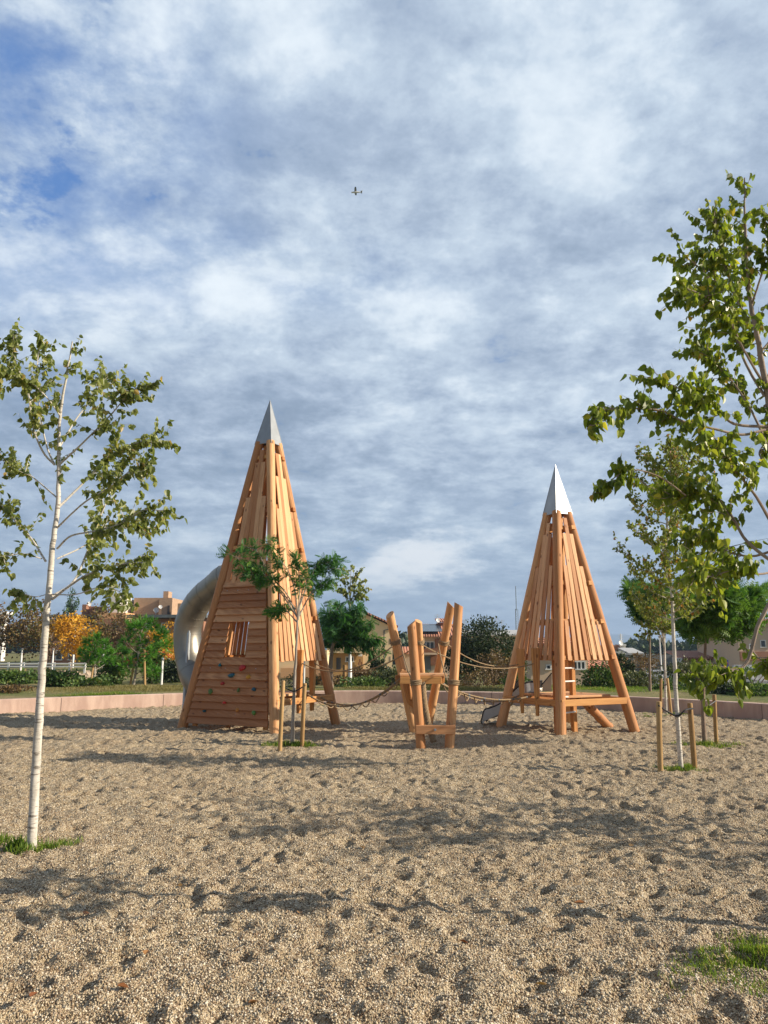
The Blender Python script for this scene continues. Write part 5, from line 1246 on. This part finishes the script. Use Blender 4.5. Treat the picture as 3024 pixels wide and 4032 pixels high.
window(b, 2990, 3012, 2520, 2550, Y, 0); part(b, 'brick_side', M_brickr, 2900, 2932, 2506, 2600, Y+.4, 3, GZ); window(b, 2945, 2955, 2535, 2556, Y, 0)
part(b, 'brick_band', M_brickr, 2905, 3130, 2565, 2600, Y, .2, out=.2)
Y = 60; m = MB(); bx(m, 2880, 3140, 2618, 2672, Y, .3, GZ); o = m.build('boundary_wall', M_lgrey, None); tagp(o, 'pale blue grey boundary wall at right edge behind yellow bin', 'wall')

# road, path
def ribbon(name, pts, w_, mat, dz):
    V = []; F_ = []
    for k, (x, y) in enumerate(pts):
        a_ = Vector(pts[max(k-1, 0)]); b_ = Vector(pts[min(k+1, len(pts)-1)]); t_ = (b_-a_).normalized(); n_ = Vector((-t_.y, t_.x))
        for s_ in (-1, 1): q_ = Vector((x, y))+n_*w_/2*s_; V.append((q_.x, q_.y, rootz(q_.x, q_.y)+dz))
    for k in range(len(pts)-1): F_.append((2*k, 2*k+1, 2*k+3, 2*k+2))
    o_ = npmesh(name, V, F_, mat, None, True); tagp(o_, kind='structure')
ribbon('path', [(x, 33.5+(x-16)*.12) for x in np.linspace(7, 40, 40)], 1.0, M_path, .05)
ribbon('road', [(x, 57+.02*x) for x in np.linspace(-8, 70, 90)], 5, M_asph, .06)
ribbon('road', [(x, 56) for x in np.linspace(-60, -13, 60)], 4, M_asph, .06)

# left fence: white two rail
root = thing('white_fence', (wp(150, 42), 42, rootz(wp(150, 42), 42)), 'white two rail fence on the bank below the autumn trees', 'fence'); Yf = 42
m = MB(); xs0, xs1 = wp(-200, Yf), wp(348, Yf); z_a, z_b = wzp(2613, Yf), wzp(2625, Yf); m.box(((xs0+xs1)/2, Yf, z_a), (xs1-xs0, .06, .07)); m.build('rail', M_wp, root); m = MB(); m.box(((xs0+xs1)/2, Yf, z_b), (xs1-xs0, .06, .06)); m.build('rail', M_wp, root)
for px_ in range(-200, 350, 60): m = MB(); x_ = wp(px_, Yf); m.box((x_, Yf+.07, (z_a+rootz(x_, Yf))/2), (.09, .07, z_a-rootz(x_, Yf)+.12)); m.build('post', M_wp, root)
m = MB()
Vr = []
for k in range(260):
    x_ = random.uniform(wp(-150, 37), wp(420, 37)); y_ = random.uniform(34.5, 40); rr_ = random.uniform(.12, .32); m.box((x_, y_, rootz(x_, y_)+rr_*.15), (rr_*1.4, rr_, rr_*.8), Vector((random.gauss(0, 1), random.gauss(0, 1), .2)), Vector((0, 1, 0)).lerp(Vector((1, 0, 0)), random.random()*.4), (0, .1, 1))
o = m.build('rubble_stones', M_stone, None, False, .03, seg=2); tagp(o, 'scattered rubble stones on the bank below the white fence', 'stones', kind='stuff')

# lamp posts and poles
def lamp(px, pyt, Y, label, r=.05, head=True, mat=M_wp):
    x = wp(px, Y); gz = rootz(x, Y); zt = wzp(pyt, Y); root = thing('lamp_post', (x, Y, gz), label, 'lamp post', 'street lamps round the park')
    r *= .75; m = MB(); m.tube([(x, Y, gz-.1), (x, Y, gz+.9), (x, Y, gz+.92), (x, Y, zt)], [r*1.4, r*1.3, r, r*.75], 12); m.build('pole', mat, root, True)
    if head:
        m = MB(); m.tube([(x, Y, zt-.01), (x, Y, zt+.03), (x, Y, zt+.06), (x, Y, zt+.10)], [r*1.1, r*1.9, r*1.9, r*.8], 14); m.build('lamp_head', M_steel, root, True)
lamp(1380, 2545, 29.5, 'white lamp post right of taller tower, lowest part before the cream house', .065, False)
lamp(645, 2600, 30.5, 'short white lamp post left of the tube slide foot', .045); lamp(215, 2560, 44, 'pale thin lamp post behind white trunk by the fence', .05); lamp(92, 2560, 44, 'pale thin lamp post left of white trunk by the fence', .05); lamp(412, 2510, 52, 'thin white lamp post above the small pine', .06); lamp(1200, 2650, 27.5, 'short white marker post seen under taller tower deck', .035, False); lamp(2596, 2510, 46, 'pale lamp post among the slim trees at right', .06)
lamp(295, 2480, 52, 'thin lamp post inside the golden tree', .06)
# lattice mast and other masts
def mast(px, pyb, pyt, Y, label, w_=.25, name='radio_mast'):
    x = wp(px, Y); z0_, z1_ = rootz(x, Y), wzp(pyt, Y); m = MB(); n_ = 34
    for s_ in range(3):
        a_ = s_*2.094; m.tube([(x+math.cos(a_)*w_*1.5, Y+math.sin(a_)*w_*1.5, z0_), (x+math.cos(a_)*w_, Y+math.sin(a_)*w_, z0_+(z1_-z0_)*.72)], .03, 5)
        for k in range(n_):
            u0, u1 = k/n_, (k+1)/n_; r0_, r1_ = w_*(1.5-.5*u0), w_*(1.5-.5*u1); b_ = a_+2.094
            m.tube([(x+math.cos(a_)*r0_, Y+math.sin(a_)*r0_, z0_+(z1_-z0_)*.72*u0), (x+math.cos(b_)*r1_, Y+math.sin(b_)*r1_, z0_+(z1_-z0_)*.72*u1)], .014, 3)
    m.tube([(x, Y, z0_+(z1_-z0_)*.70), (x, Y, z1_)], .06, 6); o_ = m.build(name, M_slate, None); tagp(o_, label, 'mast')
mast(2036, 2500, 2308, 130, 'tall thin lattice radio mast left of shorter tower')
m = MB(); x = wp(1957, 97); m.tube([(x, 101, 2.0), (x, 101, wzp(2432, 101))], .13, 8); m.tube([(x, 101, wzp(2436, 101)), (x, 101, wzp(2430, 101))], .2, 8); o = m.build('chimney_flue', M_slate, None, True); tagp(o, 'dark thin chimney pipe above the dark bushy tree', 'chimney')
# timber post at the centre and little frame
m = MB(); x = wp(1358, 31); m.tube([(x, 31, rootz(x, 31)-.1), (x, 31, wzp(2618, 31))], .075, 10); o = m.build('timber_post', M_stake, None, True); tagp(o, 'dark timber post left of the white lamp post', 'post')
m = MB(); x = wp(1284, 29); m.tube([(x, 29, .1), (x, 29, wzp(2655, 29))], .04, 10); o = m.build('tree_stake', M_stake, None, True); tagp(o, 'thin stake seen between taller tower leg and hung post', 'stake', 'round timber stakes beside the young trees')

# cars
def car(px, pyr, Y, mat, label, L=4.1, head=0):
    x = wp(px, Y); g = wzp(pyr, Y)-1.42; root = thing('parked_car', (x, Y, g), label, 'car', 'cars parked beyond the park'); W = 1.7
    pr = [(-.5, .28), (-.5, .62), (-.46, .80), (-.30, .90), (-.20, 1.36), (-.06, 1.42), (.18, 1.38), (.34, .98), (.46, .84), (.5, .60), (.5, .28)]
    m = MB(); V = []; n_ = len(pr)
    for s_ in (-1, 1):
        for (a_, z_) in pr: V.append((x+a_*L, Y+s_*W/2*(.86 if z_ > 1.0 else 1), g+z_))
    m.add(V, [tuple(range(n_)), tuple(range(2*n_-1, n_-1, -1))]+[(k, n_+k, n_+(k+1) % n_, (k+1) % n_) for k in range(n_)]); m.build('body', mat, root, False, .05)
    for s_ in (-1, 1):
        m = MB(); y_ = Y+s_*(W/2*.93+.012); m.add([(x-.27*L, y_, g+.95), (x+.29*L, y_, g+.99), (x+.16*L, y_, g+1.31), (x-.18*L, y_, g+1.31)], [(0, 1, 2, 3)]); m.build('side_window', M_glass, root)
    for a_ in (-.32, .32):
        for s_ in (-1, 1):
            m = MB(); c_ = Vector((x+a_*L, Y+s_*(W/2-.05), g+.31)); m.tube([c_-Vector((0, .1, 0)), c_+Vector((0, .1, 0))], .31, 16); wh = m.build('wheel', M_tyre, root)
            m = MB(); m.tube([c_-Vector((0, .115, 0)), c_+Vector((0, .115, 0))], .19, 12); m.build('rim', M_silver, wh)
car(2588, 2637, 58, M_silver, 'silver parked car half hidden behind the slim trees'); car(615, 2562, 56, M_redp, 'dark red parked car left of the tube slide'); car(2840, 2632, 58, M_whitec, 'white parked car before the salmon building'); car(2975, 2622, 58, M_whitec, 'white parked car beside the yellow bin at right edge')
# bin
Y = 50; x = wp(3016, Y); zt = wzp(2642, Y); g = wzp(2678, Y); root = thing('recycling_bin', (x, Y, g), 'yellow recycling bin at the right edge by the pale wall', 'bin')
m = MB(); h_ = zt-g; m.hexa([(x-.22, Y-.22, g), (x+.22, Y-.22, g), (x+.22, Y+.22, g), (x-.22, Y+.22, g), (x-.29, Y-.28, g+h_*.85), (x+.29, Y-.28, g+h_*.85), (x+.29, Y+.28, g+h_*.85), (x-.29, Y+.28, g+h_*.85)]); m.build('body', M_yel, root, False, .02)
m = MB(); m.hexa([(x-.31, Y-.31, g+h_*.86), (x+.31, Y-.31, g+h_*.86), (x+.31, Y+.31, g+h_*.86), (x-.31, Y+.31, g+h_*.86), (x-.25, Y-.2, g+h_), (x+.25, Y-.2, g+h_), (x+.25, Y+.25, g+h_), (x-.25, Y+.25, g+h_)]); m.build('lid', M_yel, root, False, .02)
Y = 62; x = wp(2846, Y); root = thing('parking_sign', (x, Y, GZ), 'blue square road sign with red ring before the salmon building', 'sign'); m = MB(); m.tube([(x, Y+.05, GZ), (x, Y+.05, wzp(2603, Y))], .03, 8); m.build('pole', M_steel, root)
m = MB(); z_ = wzp(2612, Y); m.box((x, Y, z_), (.55, .03, .55)); m.build('panel', M_blue, root); m = MB()
for k in range(20):
    a_ = k*math.pi/10; b_ = a_+math.pi/10; m.tube([(x+math.cos(a_)*.18, Y-.03, z_+math.sin(a_)*.18), (x+math.cos(b_)*.18, Y-.03, z_+math.sin(b_)*.18)], .022, 5)
m.build('red_ring', M_redp, root)

# ------------------------------------------------------------------ hills and mountains
def ridge(name, Y, prof, depth, mat, base=-3, lbl=None):
    V = []; F_ = []; n_ = len(prof)
    for (px_, py_) in prof:
        x = wp(px_, Y); z = wzp(py_, Y); V += [(x, Y-depth, base), (x, Y-depth*.45, base+(z-base)*.6), (x, Y, z), (x, Y+depth, base)]
    for k in range(n_-1):
        for l in range(3): F_.append((4*k+l, 4*(k+1)+l, 4*(k+1)+l+1, 4*k+l+1))
    o_ = npmesh(name, V, F_, mat, None, True); tagp(o_, kind='structure'); return o_
pf = []
for k in range(160):
    px_ = -900+k*32; base_ = 2524-26*math.exp(-((px_-2370)/190)**2)-8*math.exp(-((px_-2120)/120)**2)-8*math.exp(-((px_-1500)/300)**2)-10*math.exp(-((px_-2700)/140)**2)
    pf.append((px_, base_+3*math.sin(k*1.3)+2*math.sin(k*.47)))
ridge('mountains', 5200, pf, 900, M_mtn)
# wooded ridge: separate masses of far woodland
def wood_mass(px0, px1, pyt, pyb, Y, n, size, label, seed):
    r = np.random.default_rng(seed); px_ = r.uniform(px0, px1, n); u = (px_-px0)/(px1-px0); tp = pyt+(1-np.sin(u*np.pi)**.4)*(pyb-pyt)*.5+6*vnoise(px_, px_*0, 26, seed)
    v = r.random(n)**.7; py_ = tp+(pyb-tp)*v; pos = np.array([tuple(P(a_, b_, Y+r.normal()*6)) for a_, b_ in zip(px_, py_)])
    d = r.normal(size=(n, 3)); tt = np.clip(.5+1.0*vnoise(px_, py_*2, 14, seed+1)+r.normal(0, .12, n), 0, 1)
    o_ = leaves('woodland', TP_S, pos, d, size*r.uniform(.6, 1.3, n), tt, M_hill, None, None, (float(pos[:, 0].mean()), Y, 0)); tagp(o_, label, 'woodland', kind='stuff')
wood_mass(2455, 2660, 2522, 2600, 190, 2600, 1.5, 'dark wooded rise behind the white turret house', 1); wood_mass(2640, 3060, 2524, 2600, 185, 4500, 1.5, 'dark far woodland above the red tile roof', 2)
wood_mass(1520, 1680, 2494, 2640, 170, 2600, 1.3, 'far green woodland between cream house and log frame', 3); wood_mass(1960, 2420, 2532, 2660, 220, 3000, 1.6, 'far woodland strip behind the shorter tower', 4); wood_mass(-60, 800, 2460, 2560, 230, 5000, 1.8, 'far woodland behind the brick building', 5)

# ------------------------------------------------------------------ aeroplane
pc = D_(1405, 757)*640+Vector((0, 0, EYE)); root = thing('light_aeroplane', pc, 'small white high wing aeroplane flying in the cloudy sky', 'aeroplane')
m = MB(); X = lambda a_: pc.x+a_
m.tube([(X(-4.2), pc.y, pc.z-.1), (X(-4.0), pc.y, pc.z-.1), (X(-2.6), pc.y, pc.z-.05), (X(-1.0), pc.y, pc.z+.1), (X(.6), pc.y, pc.z+.1), (X(3.9), pc.y, pc.z+.1)], [.25, .5, .62, .75, .62, .16], 14); m.build('fuselage', M_wp, root, True)
m = MB()
for s_ in (-1, 1):
    V = []
    for (yy, ch, xo) in ((0, 1.65, -1.0), (3., 1.6, -1.0), (5.5, 1.1, -.85)):
        V.append([(X(xo-ch/2), pc.y+s_*yy, pc.z+.78+yy*.03), (X(xo+ch/2), pc.y+s_*yy, pc.z+.76+yy*.03), (X(xo+ch/2), pc.y+s_*yy, pc.z+.80+yy*.03), (X(xo-ch/2+.1), pc.y+s_*yy, pc.z+.95+yy*.03)])
    for k in range(2): m.hexa(V[k]+V[k+1])
m.build('wing', M_slate, root)
m = MB(); m.box((X(3.5), pc.y, pc.z+.15), (1.0, 3.3, .08)); m.build('tailplane', M_slate, root)
m = MB(); V = [(X(2.9), pc.y-.04, pc.z+.15), (X(4.1), pc.y-.04, pc.z+.15), (X(4.5), pc.y-.04, pc.z+1.6), (X(3.9), pc.y-.04, pc.z+1.6)]; V += [(a_[0], pc.y+.04, a_[2]) for a_ in V]; m.hexa(V); m.build('fin', M_wp, root)
m = MB(); m.box((X(-4.25), pc.y, pc.z-.1), (.05, .12, 1.9), (1, 0, 0), (0, 1, .3), (0, -.3, 1)); m.build('propeller', M_slate, root)
for s_ in (-1, 1):
    m = MB(); m.tube([(X(-1.2), pc.y+s_*.5, pc.z-.3), (X(-1.1), pc.y+s_*2.6, pc.z+.82)], .05, 6); m.build('wing_strut', M_wp, root)
    m = MB(); m.tube([(X(-.8), pc.y+s_*.4, pc.z-.4), (X(-.8), pc.y+s_*1.1, pc.z-1.0)], .05, 6); m.tube([(X(-.8), pc.y+s_*1.02, pc.z-1.05), (X(-.8), pc.y+s_*1.2, pc.z-1.05)], .22, 12); m.build('landing_gear', M_slate, root)

# ------------------------------------------------------------------ haze
HZ = True
if HZ:
    mh, th_, ph_, oh_ = newmat('far_air'); th_.nodes.remove(ph_)
    pv = N(th_, 'ShaderNodeVolumePrincipled', inp={'Color': (.50, .68, .95, 1), 'Density': .00034, 'Anisotropy': .2}); th_.links.new(pv.outputs[0], oh_.inputs[1])
    m = MB(); m.box((0, 0, 50), (16000, 16000, 112)); o = m.build('haze', mh, None); tagp(o, 'thin blue haze in the far air', 'haze', kind='stuff')
